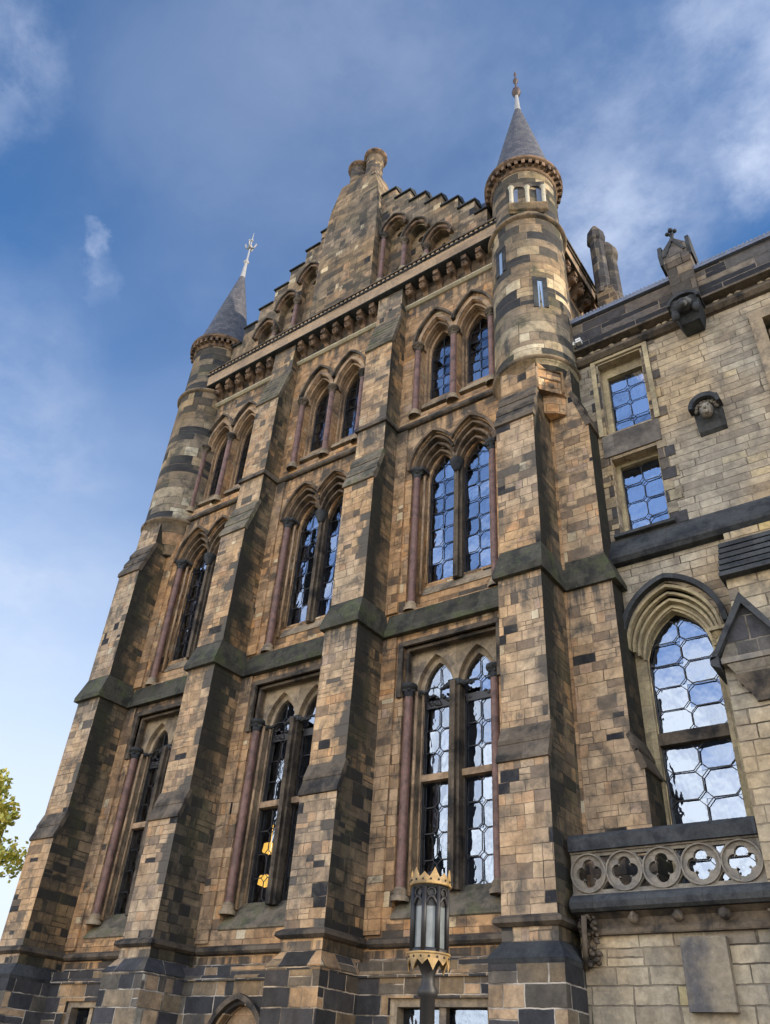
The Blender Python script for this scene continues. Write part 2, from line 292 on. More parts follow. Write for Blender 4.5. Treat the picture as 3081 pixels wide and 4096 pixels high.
# ------------------------------------------------------------------ mesh helpers
class MB:
    def __init__(s): s.bm=bmesh.new(); s.uvl=s.bm.loops.layers.uv.new('st'); s.done=set()
    def box(s,x0,x1,y0,y1,z0,z1):
        return s.frus(x0,x1,y0,y1,z0,x0,x1,y0,y1,z1)
    def frus(s,x0,x1,y0,y1,z0,X0,X1,Y0,Y1,z1):
        v=[s.bm.verts.new(p) for p in ((x0,y0,z0),(x1,y0,z0),(x1,y1,z0),(x0,y1,z0),(X0,Y0,z1),(X1,Y0,z1),(X1,Y1,z1),(X0,Y1,z1))]
        for f in ((3,2,1,0),(4,5,6,7),(0,1,5,4),(1,2,6,5),(2,3,7,6),(3,0,4,7)): s.bm.faces.new([v[i] for i in f])
    def prism(s,pts,axis,a,b):
        """pts 2D polygon; axis 'x': pts are (y,z); 'y': (x,z); 'z': (x,y)"""
        f={'x':lambda p,t:(t,p[0],p[1]),'y':lambda p,t:(p[0],t,p[1]),'z':lambda p,t:(p[0],p[1],t)}[axis]
        A=[s.bm.verts.new(f(p,a)) for p in pts]; B=[s.bm.verts.new(f(p,b)) for p in pts]; n=len(pts)
        fs=[s.bm.faces.new(A),s.bm.faces.new(B[::-1])]
        for i in range(n): fs.append(s.bm.faces.new((A[i],B[i],B[(i+1)%n],A[(i+1)%n])))
        return fs
    def lathe(s,cx,cy,prof,seg=32,a0=0,a1=2*math.pi,capb=True):
        closed=abs(a1-a0-2*math.pi)<1e-6; m=seg if closed else seg+1
        rings=[]
        for r,z in prof:
            rings.append([s.bm.verts.new((cx+r*math.cos(a0+(a1-a0)*i/seg),cy+r*math.sin(a0+(a1-a0)*i/seg),z)) for i in range(m)])
        R0=max(p[0] for p in prof); v=0; vs_=[0]
        for i in range(1,len(prof)): v+=math.hypot(prof[i][0]-prof[i-1][0],prof[i][1]-prof[i-1][1]); vs_.append(v)
        for j in range(len(prof)-1):
            for i in range(seg):
                q=[rings[j][i],rings[j][(i+1)%m],rings[j+1][(i+1)%m],rings[j+1][i]]
                try: f=s.bm.faces.new(q)
                except ValueError: continue
                f.smooth=True; s.done.add(f)
                us=[i,i+1,i+1,i]; vv=[prof[j][1]]*2+[prof[j+1][1]]*2
                for l,u_,v_ in zip(f.loops,us,vv): l[s.uvl].uv=((a1-a0)*R0*u_/seg,v_)
    def tube(s,pts,r,seg=8,r2=None,closed=False):
        pts=[Vector(p) for p in pts]; n=len(pts); rings=[]
        for i,p in enumerate(pts):
            a=pts[(i-1)%n] if (i or closed) else p; b=pts[(i+1)%n] if (i<n-1 or closed) else p
            d=(b-a).normalized(); u=d.orthogonal().normalized() if i==0 else (u-d*u.dot(d)).normalized(); w_=d.cross(u)
            rr_=r if r2 is None else r+(r2-r)*i/(n-1)
            rings.append([s.bm.verts.new(p+(u*math.cos(2*math.pi*k/seg)+w_*math.sin(2*math.pi*k/seg))*rr_) for k in range(seg)])
        for i in range(n if closed else n-1):
            for k in range(seg):
                f=s.bm.faces.new((rings[i][k],rings[i][(k+1)%seg],rings[(i+1)%n][(k+1)%seg],rings[(i+1)%n][k])); f.smooth=True
        if not closed:
            s.bm.faces.new(rings[0][::-1]); s.bm.faces.new(rings[-1])
    def ball(s,c,r,sc=(1,1,1),sub=2,noise=0):
        res=bmesh.ops.create_icosphere(s.bm,subdivisions=sub,radius=1)
        for v in res['verts']:
            k=1+random.uniform(-noise,noise); v.co=Vector((c[0]+v.co.x*r*sc[0]*k,c[1]+v.co.y*r*sc[1]*k,c[2]+v.co.z*r*sc[2]*k))
        for v in res['verts']:
            for f in v.link_faces: f.smooth=True
    def strip(s,inner,outer,y0,y1):
        """solid band between two matching outlines in the x,z plane, from y0 (front) to y1"""
        n=len(inner); V=[[s.bm.verts.new((p[0],y,p[1])) for p in pts] for pts,y in ((inner,y0),(outer,y0),(inner,y1),(outer,y1))]
        for i in range(n-1):
            for a,b in ((0,1),(1,3),(3,2),(2,0)): s.bm.faces.new((V[a][i],V[a][i+1],V[b][i+1],V[b][i]))
        for i in (0,n-1): s.bm.faces.new((V[0][i],V[1][i],V[3][i],V[2][i]))
    def plate(s,outer,holes,y0,y1):
        """flat wall with real openings: x,z outlines"""
        cu=bpy.data.curves.new('t','CURVE'); cu.dimensions='2D'; cu.fill_mode='BOTH'; cu.extrude=(y1-y0)/2
        for pl in [outer]+list(holes):
            sp=cu.splines.new('POLY'); sp.points.add(len(pl)-1); sp.use_cyclic_u=True
            for q,p in zip(sp.points,pl): q.co=(p[0],p[1],0,1)
        o=bpy.data.objects.new('t',cu); C.objects.link(o); bpy.context.view_layer.update()
        me=bpy.data.meshes.new_from_object(o); bpy.data.objects.remove(o); bpy.data.curves.remove(cu)
        ym=(y0+y1)/2; vm=[s.bm.verts.new((v.co.x,ym-v.co.z,v.co.y)) for v in me.vertices]
        for p in me.polygons:
            try: s.bm.faces.new([vm[i] for i in p.vertices])
            except ValueError: pass
        bpy.data.meshes.remove(me)
    def xform(s,mat): bmesh.ops.transform(s.bm,matrix=mat,verts=s.bm.verts)
    def build(s,name,mat,parent=None,loc=(0,0,0),mats=None,sidefn=None,rot=0,nonorm=False):
        bm=s.bm
        if hasattr(s,'extra'): s.extra.build('column_base',trim2,parent,loc)
        if not nonorm: bmesh.ops.remove_doubles(bm,verts=bm.verts,dist=1e-5); bmesh.ops.recalc_face_normals(bm,faces=bm.faces)
        bm.normal_update()
        for f in bm.faces:
            if f in s.done: continue
            n=f.normal
            for l in f.loops:
                c=l.vert.co
                if abs(n.z)>.93: uvv=(c.x,c.y)
                elif abs(n.x)>abs(n.y): uvv=(c.y+31.3,c.z)
                else: uvv=(c.x,c.z)
                l[s.uvl].uv=uvv
            if sidefn: f.material_index=sidefn(f)
        me=bpy.data.meshes.new(name); bm.to_mesh(me); bm.free()
        for m_ in (mats or [mat]): me.materials.append(m_)
        return place(name,me,parent,loc,rot)
def place(name,me,parent=None,loc=(0,0,0),rot=0):
    o=bpy.data.objects.new(name,me); C.objects.link(o); o.parent=parent; o.location=Vector(loc); o.rotation_euler=(0,0,rot); return o
def dup(o,parent,loc,rot=None):
    c=o.copy(); C.objects.link(c); c.parent=parent; c.location=Vector(loc)
    if rot is not None: c.rotation_euler=(0,0,rot)
    for ch in list(o.children):
        g=ch.copy(); C.objects.link(g); g.parent=c
    return c
def thing(name,label,cat,loc,group=None):
    o=bpy.data.objects.new(name,None); C.objects.link(o); o.location=loc; o['label']=label; o['category']=cat
    if group: o['group']=group
    o.empty_display_size=.3
    return o
def tag(o,label,cat): o['label']=label; o['category']=cat; return o

def arch(cx,hw,zs,za,n=10,clip=None):
    """pointed arch outline from left springing over the apex to the right"""
    r=za-zs; Rr=(hw*hw+r*r)/(2*hw); d=Rr-hw; a=math.asin(min(1,r/Rr)); P=[]
    if r<=hw: # flatter than a half circle: use an ellipse
        P=[(cx-hw*math.cos(math.pi*i/(2*n)),zs+r*math.sin(math.pi*i/(2*n))) for i in range(2*n+1)]
    else:
        for i in range(n+1): t=a*i/n; P.append((cx+d-Rr*math.cos(t),zs+Rr*math.sin(t)))
        for i in range(n-1,-1,-1): t=a*i/n; P.append((cx-d+Rr*math.cos(t),zs+Rr*math.sin(t)))
    if clip is not None:
        Q=[]
        for i,p in enumerate(P):
            if p[0]<=clip: Q.append(p)
            else:
                q=P[i-1]; t=(clip-q[0])/(p[0]-q[0]); Q.append((clip,q[1]+(p[1]-q[1])*t)); break
        P=Q
    return P
def twin(c,hw,zs,za,zb=None,n=10):
    """two arches side by side, centres at -c and c, joined at x=0 (outline left to right)"""
    a=arch(-c,hw,zs,za,n,clip=0 if hw>c else None)
    b=[(-x,z) for x,z in a[::-1]]
    return a+(b[1:] if hw>c else b)
def offs(P,d):
    out=[]
    for i,p in enumerate(P):
        a=P[max(i-1,0)]; b=P[min(i+1,len(P)-1)]; tx,tz=b[0]-a[0],b[1]-a[1]; l=math.hypot(tx,tz) or 1
        out.append((p[0]-tz/l*d,p[1]+tx/l*d))
    return out
def down(P,zb): return [(P[0][0],zb)]+P+[(P[-1][0],zb)]

# ------------------------------------------------------------------ main gabled building
AX=-11.34
BX,BY=AX,0.
main=thing('gabled_building','tall sandstone college building with crow-stepped gable, four buttresses and two round corner turrets','building',(BX,BY,0))
def ml(x,y=0,z=0): return (x-BX,y-BY,z)
BAY=[-15.39+3.98*k for k in range(3)]      # window centre lines
BUT=[-17.375+3.98*k for k in range(4)]     # buttress centre lines
WC=[-7.43-3.98*2+3.98*k for k in range(3)]

# window openings in the front wall, relative to a window centre line
LOW_T=9.02; LOW_B=4.08
def low_open(): return [(-1.05,LOW_B),(-1.05,LOW_T),(1.05,LOW_T),(1.05,LOW_B)]
def l2_open(): return down(twin(.5,.60,13.6,14.56),9.86)
def l3_open(): return down(arch(-.56,.47,17.8,18.72),15.4)+down(arch(.56,.47,17.8,18.72),15.4)
holes=[]
for c in WC:
    T=lambda P:[(x+c,z) for x,z in P]
    holes+= [T(low_open()),T(l2_open()),T(down(arch(-.56,.47,17.8,18.70),15.4)),T(down(arch(.56,.47,17.8,18.70),15.4))]
wb=MB()
wb.plate([(-17.85,3.4),(-17.85,20.9),(-4.96,20.9),(-4.96,3.4)],holes,0,.24)
wb.build('front_wall',facade,main,ml(0,0,0))
# plinth wall with ground-floor openings
ph=[[(-16.15,.9),(-16.15,2.9),(-14.75,2.9),(-14.75,.9)], down(arch(-11.35,.62,2.1,2.86,8),0.02), [(-8.27,.9),(-8.27,2.93),(-6.45,2.93),(-6.45,.9)]]
wb=MB(); wb.plate([(-17.85,0),(-17.85,3.42),(-4.96,3.42),(-4.96,0)],ph,-.26,.0)
wb.build('plinth_wall',plinth,main,ml(0))
# side and rear walls, roof
wb=MB(); wb.box(-5.3,-5.0,.24,14,0,20.4); wb.box(-17.7,-17.4,.24,14,0,20.4); wb.box(-17.7,-5.0,14,14.3,0,20.4); wb.build('side_walls',facade,main,ml(0))
wb=MB(); wb.prism([(-17.75,20.6),(AX,27.0),(-4.95,20.6)],'y',.5,14.2); wb.build('roof',slate,main,ml(0))
# dim rooms behind the glass
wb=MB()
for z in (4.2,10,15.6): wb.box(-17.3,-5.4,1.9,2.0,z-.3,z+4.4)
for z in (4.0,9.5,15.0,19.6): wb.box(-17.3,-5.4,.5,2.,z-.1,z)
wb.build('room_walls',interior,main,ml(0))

# ---- windows
def leading(lights,mb,rows,y,t=.0085,cut=.075,margin=.02,pane=None,yp=None,glassup=.0):
    """octagonal quarries two abreast, with small square quarries left between their cut corners; pane: MB that receives the slightly tilted glass"""
    for x0,x1,zb,top in lights:
        cx=(x0+x1)/2
        for a,b in ((x0,cx),(cx,x1)):
            z=zb
            while True:
                z1=z+rows
                def cl(p): return (p[0],min(p[1],top(p[0]-cx)-.012))
                if top((a+b)/2-cx)<z+.04: break
                c=min(cut,(b-a)*.3)
                P=[(a+c,z),(b-c,z),(b,z+c),(b,z1-c),(b-c,z1),(a+c,z1),(a,z1-c),(a,z+c)]
                Q=[((p[0]-(a+b)/2)*(1-2*t/(b-a))+(a+b)/2,(p[1]-(z+z1)/2)*(1-2*t/rows)+(z+z1)/2) for p in P]
                wob=[random.uniform(-.004,.004) for _ in P]
                P=[cl((p[0],p[1]+w_)) for p,w_ in zip(P,wob)]; Q=[cl((p[0],p[1]+w_)) for p,w_ in zip(Q,wob)]
                mb.strip(P+[P[0]],Q+[Q[0]],y,y+.014)
                if pane is not None:
                    tx,tz=random.uniform(-.012,.012),random.uniform(-.012,.012)
                    V=[pane.bm.verts.new((px_,yp+sx*tx+sz*tz,pz_)) for sx,sz,px_,pz_ in ((-1,-1,a,z),(1,-1,b,z),(1,1,b,z1+glassup),(-1,1,a,z1+glassup))]
                    pane.bm.faces.new(V)
                z=z1
        # dark rebate round the light
        for xa,xb in ((x0-.01,x0+margin),(x1-margin,x1+.01)): mb.box(xa,xb,y-.01,y+.02,zb,top(x0-cx)-.01)
def topf(cx,hw,zs,za):
    P=arch(0,hw,zs,za,16)
    def f(w_):
        w_=abs(w_)
        if w_>=hw: return zs
        for i in range(len(P)//2,len(P)-1):
            if P[i][0]<=w_<=P[i+1][0]:
                t=(w_-P[i][0])/((P[i+1][0]-P[i][0]) or 1); return P[i][1]+(P[i+1][1]-P[i][1])*t
        return za
    return f
def column(mb_shaft,mb_cap,x,y,z0,z1,r):
    mb_shaft.lathe(x,y,[(r,z0+.2),(r,z1-.2)],14)
    if not hasattr(mb_cap,'extra'): mb_cap.extra=MB()
    mb_cap.extra.lathe(x,y,[(r*1.9,z0-.02),(r*1.9,z0+.05),(r*1.3,z0+.09),(r*1.6,z0+.13),(r*1.05,z0+.2)],14)
    mb_cap.lathe(x,y,[(r*1.02,z1-.22),(r*1.25,z1-.2),(r*1.05,z1-.17),(r*1.5,z1-.06),(r*1.9,z1-.045),(r*2.0,z1),(r*1.9,z1+.03),(0.01,z1+.03)],14)
    for i in range(6):
        a=i*math.pi/3; mb_cap.ball((x+r*1.35*math.cos(a),y+r*1.35*math.sin(a),z1-.1),r*.42,sub=1,noise=.15)

def low_window(first=None):
    # surround: flat head with two pointed lights
    s=MB()
    hs=[down(arch(-.445,.335,8.12,8.72,8),4.55),down(arch(.445,.335,8.12,8.72,8),4.55)]
    s.plate([(-1.1,4.0),(-1.1,9.2),(1.1,9.2),(1.1,4.0)],[down(twin(.46,.42,8.1,8.86,n=8) ,4.35)] ,.245,.36)
    s.plate([(-1.1,4.0),(-1.1,9.2),(1.1,9.2),(1.1,4.0)],hs,.362,.52)
    win=s.build('window',trim2,main)
    s=MB(); P=[(-1.16,7.95),(-1.16,9.12),(1.16,9.12),(1.16,7.95)]
    s.strip([(-1.05,7.95),(-1.05,9.02),(1.05,9.02),(1.05,7.95)],P,-.07,.05); s.strip([(-.98,8.2),(-.98,8.95),(.98,8.95),(.98,8.2)],[(-1.04,8.2),(-1.04,9.01),(1.04,9.01),(1.04,8.2)],.05,.16)
    s.build('label_moulding',band,win)
    s=MB(); s.box(-.11,.11,.20,.44,4.5,8.2); s.box(-.055,.055,.12,.21,4.5,8.15); s.build('mullion',band,win)
    s=MB()
    for a,b in ((-.78,-.11),(.11,.78)): s.box(a,b,.30,.46,6.38,6.5)
    s.build('transom',trim,win)
    s=MB(); c=MB()
    for x in (-.94,.94): column(s,c,x,.06,4.36,8.18,.085)
    s.build('shafts',red,win); 
    # carved leaf band that ties the capitals to the mullion
    for x0,x1 in ((-.94,-.1),(.1,.94)):
        for sx in (0,1):
            xx=x0 if sx==0 else x1; dirx=1 if sx==0 else -1
            for i in range(5): c.ball((xx+dirx*(.05+.05*i),.22+.02*i,8.12-.02*(i%2)),.062-.006*i,sub=1,noise=.25)
    c.box(-.125,.125,.17,.46,8.08,8.2)
    c.build('capitals',dark,win)
    s=MB(); s.prism([(-.03,4.08),(-.03,4.12),(.40,4.60),(.46,4.60),(.46,4.02),(.05,4.02)],'x',-1.05,1.05); s.build('sill',sillm,win)
    gp=MB(); s=MB()
    for cx in (-.445,.445):
        s_l=[(cx-.335,cx+.335,4.6,lambda w_:6.39)]; leading(s_l,s,.445,.41,pane=gp,yp=.445)
        leading([(cx-.335,cx+.335,6.5,topf(0,.335,8.12,8.72))],s,.435,.41,pane=gp,yp=.445)
    s.box(-.78,.78,.40,.43,7.80,7.95)
    for i in range(26): s.ball((random.uniform(-.75,.75),.40,random.uniform(7.86,8.06)),random.uniform(.03,.06),(1.2,.5,.8),1,.3)
    gp.build('pane',glass,win,nonorm=True)
    s.build('leading',leadm,win)
    # jamb moulding behind the columns
    s=MB()
    for sx in (-1,1):
        s.tube([(sx*.835,.17,4.45),(sx*.835,.17,8.1)],.035,8); s.tube([(sx*.765,.30,4.6),(sx*.765,.30,8.1)],.022,6)
    s.build('jamb_moulding',trim,win)
    return win
def l2_window():
    s=MB()
    O=[(-1.25,9.9),(-1.25,14.9),(1.25,14.9),(1.25,9.9)]
    s.plate(O,[down(twin(.48,.47,13.56,14.36),10.30)],.245,.33)
    s.plate(O,[down(arch(-.455,.35,13.4,14.10,8),10.62),down(arch(.455,.35,13.4,14.10,8),10.62)],.332,.5)
    win=s.build('window',facade,main)
    s=MB()
    for (c_,hw,zs,za,th,y0,y1) in ((.5,.62,13.6,14.58,.07,-.09,.0),(.5,.53,13.6,14.44,.06,.03,.15),(.485,.44,13.58,14.28,.06,.11,.24),(.47,.385,13.5,14.12,.05,.2,.32)):
        P=twin(c_,hw,zs,za); s.strip(P,offs(P,th),y0,y1)
    s.build('arch_moulding',arcm,win)
    s=MB(); s.box(-.11,.11,.26,.42,10.5,13.6); s.box(-.05,.05,.18,.27,10.5,13.5); s.build('mullion',band,win)
    s=MB(); c=MB()
    for x in (-1.0,1.0): column(s,c,x,.07,9.88,13.6,.085)
    s.build('shafts',red,win); s=c
    s.box(-1.14,-.8,.0,.3,13.58,13.64); s.box(.8,1.14,.0,.3,13.58,13.64); s.lathe(0,.2,[(.07,13.3),(.09,13.36),(.16,13.52),(.17,13.6)],12); s.build('capitals',dark,win)
    s=MB(); s.prism([(.22,10.28),(.24,10.34),(.40,10.66),(.46,10.66),(.46,10.28)],'x',-.86,.86); s.build('sill',trim2,win)
    gp=MB()
    s=MB()
    for sx in (-1,1): s.tube([(sx*.87,.20,10.3),(sx*.87,.20,13.5)],.035,8); s.tube([(sx*.795,.29,10.6),(sx*.795,.29,13.4)],.022,6)
    s.build('jamb_moulding',trim,win)
    s=MB(); leading([(cx-.35,cx+.35,10.66,topf(0,.35,13.4,14.10)) for cx in (-.455,.455)],s,.45,.385,pane=gp,yp=.415,t=.007); gp.build('pane',glass,win,nonorm=True); s.build('leading',leadm,win)
    return win
def l3_window():
    s=MB(); O=[(-1.2,15.3),(-1.2,19.0),(1.2,19.0),(1.2,15.3)]
    s.plate(O,[down(arch(-.555,.41,17.75,18.6),15.7),down(arch(.555,.41,17.75,18.6),15.7)],.245,.33)
    s.plate(O,[down(arch(-.55,.36,17.7,18.48,8),16.1),down(arch(.55,.36,17.7,18.48,8),16.1)],.332,.5)
    win=s.build('window',trim,main)
    s=MB(); P=twin(.56,.62,17.85,18.98); s.strip(P,offs(P,.06),-.11,.0)
    s.build('hood_moulding',band,win)
    s=MB()
    for c_ in (-.56,.56):
        P=arch(c_,.47,17.85,18.72); s.strip(P,offs(P,.1),-.035,.04); P=arch(c_,.42,17.8,18.6); s.strip(P,offs(P,.05),.08,.2)
    s.build('arch_moulding',trim,win)
    s=MB(); c=MB()
    for x in (-1.09,0,1.09): column(s,c,x,-.03 if x else -.02,15.34,17.86,.085)
    s.build('shafts',red,win); c.build('capitals',band,win)
    s=MB(); s.prism([(.1,15.66),(.12,15.78),(.42,16.14),(.46,16.14),(.46,15.66)],'x',-1.0,1.0); s.build('sill',trim2,win)
    gp=MB()
    s=MB(); leading([(cx-.36,cx+.36,16.12,topf(0,.36,17.7,18.48)) for cx in (-.55,.55)],s,.36,.385,cut=.05,t=.006,pane=gp,yp=.415); gp.build('pane',glass_dim,win,nonorm=True); s.build('leading',leadm,win)
    return win
for mk in (low_window,l2_window,l3_window):
    w0=mk(); w0.location=ml(WC[0])
    for c in WC[1:]: dup(w0,main,ml(c))
# back jamb between twin top windows (the shafts stand clear of it)

# ---- buttresses (local: centre x, wall plane y=0)
HW=.42
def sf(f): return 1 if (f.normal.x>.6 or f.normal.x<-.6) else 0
def slab(mb,x0,x1,ya,za,yb,zb,n,th=.05,lip=.03,ex=.025):
    """sloping weathering made of n overlapping courses from (ya,za) low/front to (yb,zb) high/back"""
    for i in range(n):
        t0,t1=i/n,(i+1)/n; y0,z0=ya+(yb-ya)*t0,za+(zb-za)*t0; y1,z1=ya+(yb-ya)*t1,za+(zb-za)*t1
        mb.prism([(y0-lip,z0),(y0-lip,z0+th),(y1+.004,z1+.03),(y1+.07,z1-.02),(y0+.07,z0-.02)],'x',x0-ex,x1+ex)
def buttress(name='buttress',top=20.35,corner=False,hw=HW):
    s=MB()
    P=[(0.02,3.4),(-1.08,3.4),(-1.08,5.97),(-.93,6.5),(-.93,9.4),(-.84,9.9),(-.84,13.1),(-.57,14.1),(-.57,17.9),(-.28,19.2),(-.28,top),(.02,top)]
    if corner: P=[(0.02,3.4),(-1.08,3.4),(-1.08,5.97),(-.93,6.5),(-.93,9.4),(-.84,9.9),(-.84,13.1),(-.57,14.1),(-.57,14.8),(.02,14.8)]
    s.prism(P,'x',-hw,hw)
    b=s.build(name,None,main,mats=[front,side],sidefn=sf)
    s=MB(); slab(s,-hw,hw,-1.10,5.94,-.93,6.52,2,.05,.02,.02); s.build('lower_set_off',band,b)
    s=MB(); slab(s,-hw,hw,-.86,13.06,-.56,14.12,3,.1,.03); s.build('middle_set_off',sillm if not corner else band,b)
    if not corner:
        s=MB(); slab(s,-hw,hw,-.60,17.86,-.27,19.22,8,.06,.02); s.build('upper_set_off',sillm,b)
    s=MB(); s.frus(-hw-.07,hw+.07,-1.03,.0,9.30,-hw-.07,hw+.07,-1.03,.0,9.40); s.frus(-hw-.07,hw+.07,-1.03,.0,9.402,-hw+.004,hw-.004,-.836,.0,9.95); s.build('weathered_band',darkm,b)
    if not corner:
        s=MB(); s.box(-hw-.06,hw+.06,-.64,0,14.98,15.06); s.frus(-hw-.06,hw+.06,-.64,0,15.062,-hw+.01,hw-.01,-.56,0,15.2); s.build('string_course',band,b)
    s=MB(); s.frus(-hw-.04,hw+.04,-1.12,0,3.66,-hw-.10,hw+.10,-1.18,0,3.70); s.frus(-hw-.10,hw+.10,-1.18,0,3.702,-hw-.09,hw+.09,-1.17,0,3.76); s.frus(-hw-.09,hw+.09,-1.17,0,3.762,-hw-.0,hw+.0,-1.085,0,3.81); s.build('base_moulding',band,b)
    s=MB(); s.box(-hw-.13,hw+.13,-1.24,-.1,0,3.2); s.build('plinth',plinth,b)
    s=MB(); s.frus(-hw-.13,hw+.13,-1.24,-.1,3.202,-hw-.15,hw+.15,-1.26,-.1,3.26); s.frus(-hw-.15,hw+.15,-1.26,-.1,3.262,-hw,hw,-1.085,-.1,3.48); s.build('plinth_coping',dark if corner else plinth,b)
    return b
b0=buttress(); b0.location=ml(BUT[0],0,0)
# outer buttresses stop under the turrets; inner ones run up to the cornice
dup(b0,main,ml(BUT[1])); dup(b0,main,ml(BUT[2]))
for ch in list(b0.children): bpy.data.objects.remove(ch)
bpy.data.objects.remove(b0)
bc=buttress(corner=True); bc.location=ml(BUT[0]); dup(bc,main,ml(BUT[3]))
# side buttresses at the two corners, facing outwards
e=buttress(corner=True); e.location=ml(-5.04,.44); e.rotation_euler=(0,0,R(90)); e.name='side_buttress'
me=e.data; 
def remat(o):
    me=o.data.copy(); o.data=me
    for p in me.polygons: p.material_index=0 if abs(p.normal.x)>.6 else 1
remat(e)
e2=dup(e,main,ml(-17.71,.44),rot=R(-90)); e2.name='side_buttress.001'

# ---- horizontal courses across the bays (between the buttresses)
segs=[(BUT[i]+HW,BUT[i+1]-HW) for i in range(3)]
def course(name,mat,prof,ex=.12,xs=None):
    s=MB()
    for a,b in (xs or segs): s.prism(prof,'x',a+ex,b-ex)
    return s.build(name,mat,main,ml(0))
course('weathered_band',darkm,[(.0,9.30),(-.14,9.30),(-.14,9.39),(-.001,9.84),(.0,9.84)],.075)
course('string_course',band,[(.0,14.98),(-.07,14.98),(-.11,15.02),(-.10,15.08),(-.001,15.22),(.0,15.22)],.07)
course('base_moulding',band,[(.0,3.64),(-.08,3.66),(-.12,3.70),(-.11,3.76),(-.001,3.81),(.0,3.81)],.125)
course('plinth_coping',plinth,[(-.1,3.2),(-.30,3.2),(-.30,3.26),(-.02,3.50),(-.0,3.5)],.155)
# stepped-back wall panel edges beside the windows: recessed chases seen in each bay
s=MB()
for a,b in segs:
    for x in (a+.17,b-.17): s.box(x-.17,x+.17,-.055,-.001,3.85,9.28)
s.build('bay_margins',facade,main,ml(0))
s=MB()
for a,b in segs:
    s.box(a,a+.3,-.05,-.001,9.86,14.96); s.box(b-.3,b,-.05,-.001,9.86,14.96)
s.build('upper_bay_margins',facade,main,ml(0))

# ---- cornice, corbel table
s=MB(); s.prism([(-.40,20.325),(-.445,20.335),(-.445,20.358),(.1,20.358),(.1,20.325)],'x',-17,-5.0); s.prism([(-.42,20.802),(-.47,20.83),(-.47,20.86),(0,20.86),(0,20.802)],'x',-17,-5); s.build('cornice_moulding',dark,main,ml(0))
s=MB(); s.box(-17.0,-5.0,-.42,.3,20.36,20.80); x=-16.95
while x<-5.1: s.box(x,x+.08,-.43,-.2,20.80,20.99); x+=.155
s.build('cornice_fascia',carved('pale_fascia_stone',(.33,.235,.15),(.12,.10,.085),.45,joint=1.3),main,ml(0))
s=MB(); s.prism([(-.30,20.862),(-.30,21.0),(-.46,21.0),(-.46,21.05),(0,21.42),(0,20.862)],'x',-17,-5); s.build('cornice_weathering',band,main,ml(0))
s=MB()
for a,b in segs: s.prism([(.0,19.60),(-.05,19.60),(-.12,19.65),(-.12,19.68),(.0,19.74)],'x',a+.0,b-.0)
s.build('corbel_ledge',cream,main,ml(0))
def corbel():
    s=MB(); s.prism([(0,19.76),(-.06,19.78),(-.13,19.9),(-.24,19.96),(-.24,20.12),(-.34,20.16),(-.34,20.32),(0,20.32)],'x',-.08,.08)
    s.ball((0,-.25,20.0),.105,(1,.9,1.15),2,.10); s.ball((0,-.345,19.98),.032,sub=1); s.ball((.06,-.32,20.04),.03,sub=1); s.ball((-.06,-.32,20.04),.03,sub=1)
    return s.build('corbel',redstone,main)
cb=corbel(); first=True
pal=[]
for a,b in segs:
    n=7
    for i in range(n):
        x=a+.22+(b-a-.44)*i/(n-1)
        if first: cb.location=ml(x); first=False
        else: dup(cb,main,ml(x))
s=MB()
for a,b in segs: s.box(a,b,-.03,-.001,19.75,20.32)
s.build('corbel_shade_strip',arcm,main,ml(0))  # dark strip: shade between the corbels, painted as stone colour
# side return of cornice above the wing, sunlit
s=MB(); s.box(-4.999,-4.64,.3,14,20.36,20.80); s.build('side_cornice',trim,main,ml(0))
s=MB(); s.box(-4.998,-4.6,.3,14,20.802,20.9); s.box(-4.998,-4.6,.3,14,20.3,20.358)
s.prism([(-5.2,20.9),(-4.56,20.9),(-4.56,20.98),(-5.2,21.3)],'y',.3,14); s.build('side_cornice_moulding',band,main,ml(0))
for i in range(14):
    dup(cb,main,ml(-5.0,1.35+i*.44),rot=R(90))

# ---- gable
G=[(4.97,21.0),(4.97,22.32),(4.57,22.32),(4.57,23.05),(4.0,23.05),(4.0,23.68),(3.4,23.68),(3.4,24.32),(2.8,24.32),(2.8,24.97),(2.18,24.97),(2.18,25.65),(1.58,25.65),(1.58,26.28),(.98,26.28),(.98,26.95)]
gp=[(AX+x,z) for x,z in G]+[(AX-x,z) for x,z in G[::-1]]
AR=[(1.73,23.82),(2.57,22.92),(3.38,22.02)]
gh=[]
for sx in (-1,1):
    for dx,zs in AR: gh.append([(AX+sx*dx+x,z) for x,z in down(arch(0,.36,zs,zs+.52,8),21.5)])
s=MB(); s.plate(gp,gh,-.06,.18); s.build('gable_wall',gablem,main,ml(0))
s=MB()
sl=[]
for sx in (-1,1):
    for dx,zs in AR:
        cx=AX+sx*dx; sl.append([(cx-.07,21.65),(cx-.07,22.15),(cx,22.27),(cx+.07,22.15),(cx+.07,21.65)])
        if zs>22.1: sl.append([(cx+.13*math.cos(t*math.pi/4),zs+.12+.13*math.sin(t*math.pi/4)) for t in range(8)])
s.plate(gp,sl,.19,.4); s.build('gable_recess',gablem,main,ml(0))
s=MB(); s.box(AX-4.8,AX+4.8,.405,.6,20.9,23.5); s.box(AX-2.5,AX+2.5,.405,.6,23.5,25.5); s.build('gable_backing',interior,main,ml(0))
s=MB(); s2=MB(); s3=MB()
for sx in (-1,1):
    for dx,zs in AR:
        cx=AX+sx*dx; P=arch(cx,.385,zs,zs+.55,8); s.strip(P,offs(P,.09),-.17,.1)
        P=arch(cx,.47,zs+.0,zs+.68,8); s3.strip(P,offs(P,.05),-.24,-.05)
    for dx,zs in ((1.31,23.82),(2.15,22.92),(2.97,22.02)):
        column(s2,s3,AX+sx*dx,-.10,21.45,zs,.075)
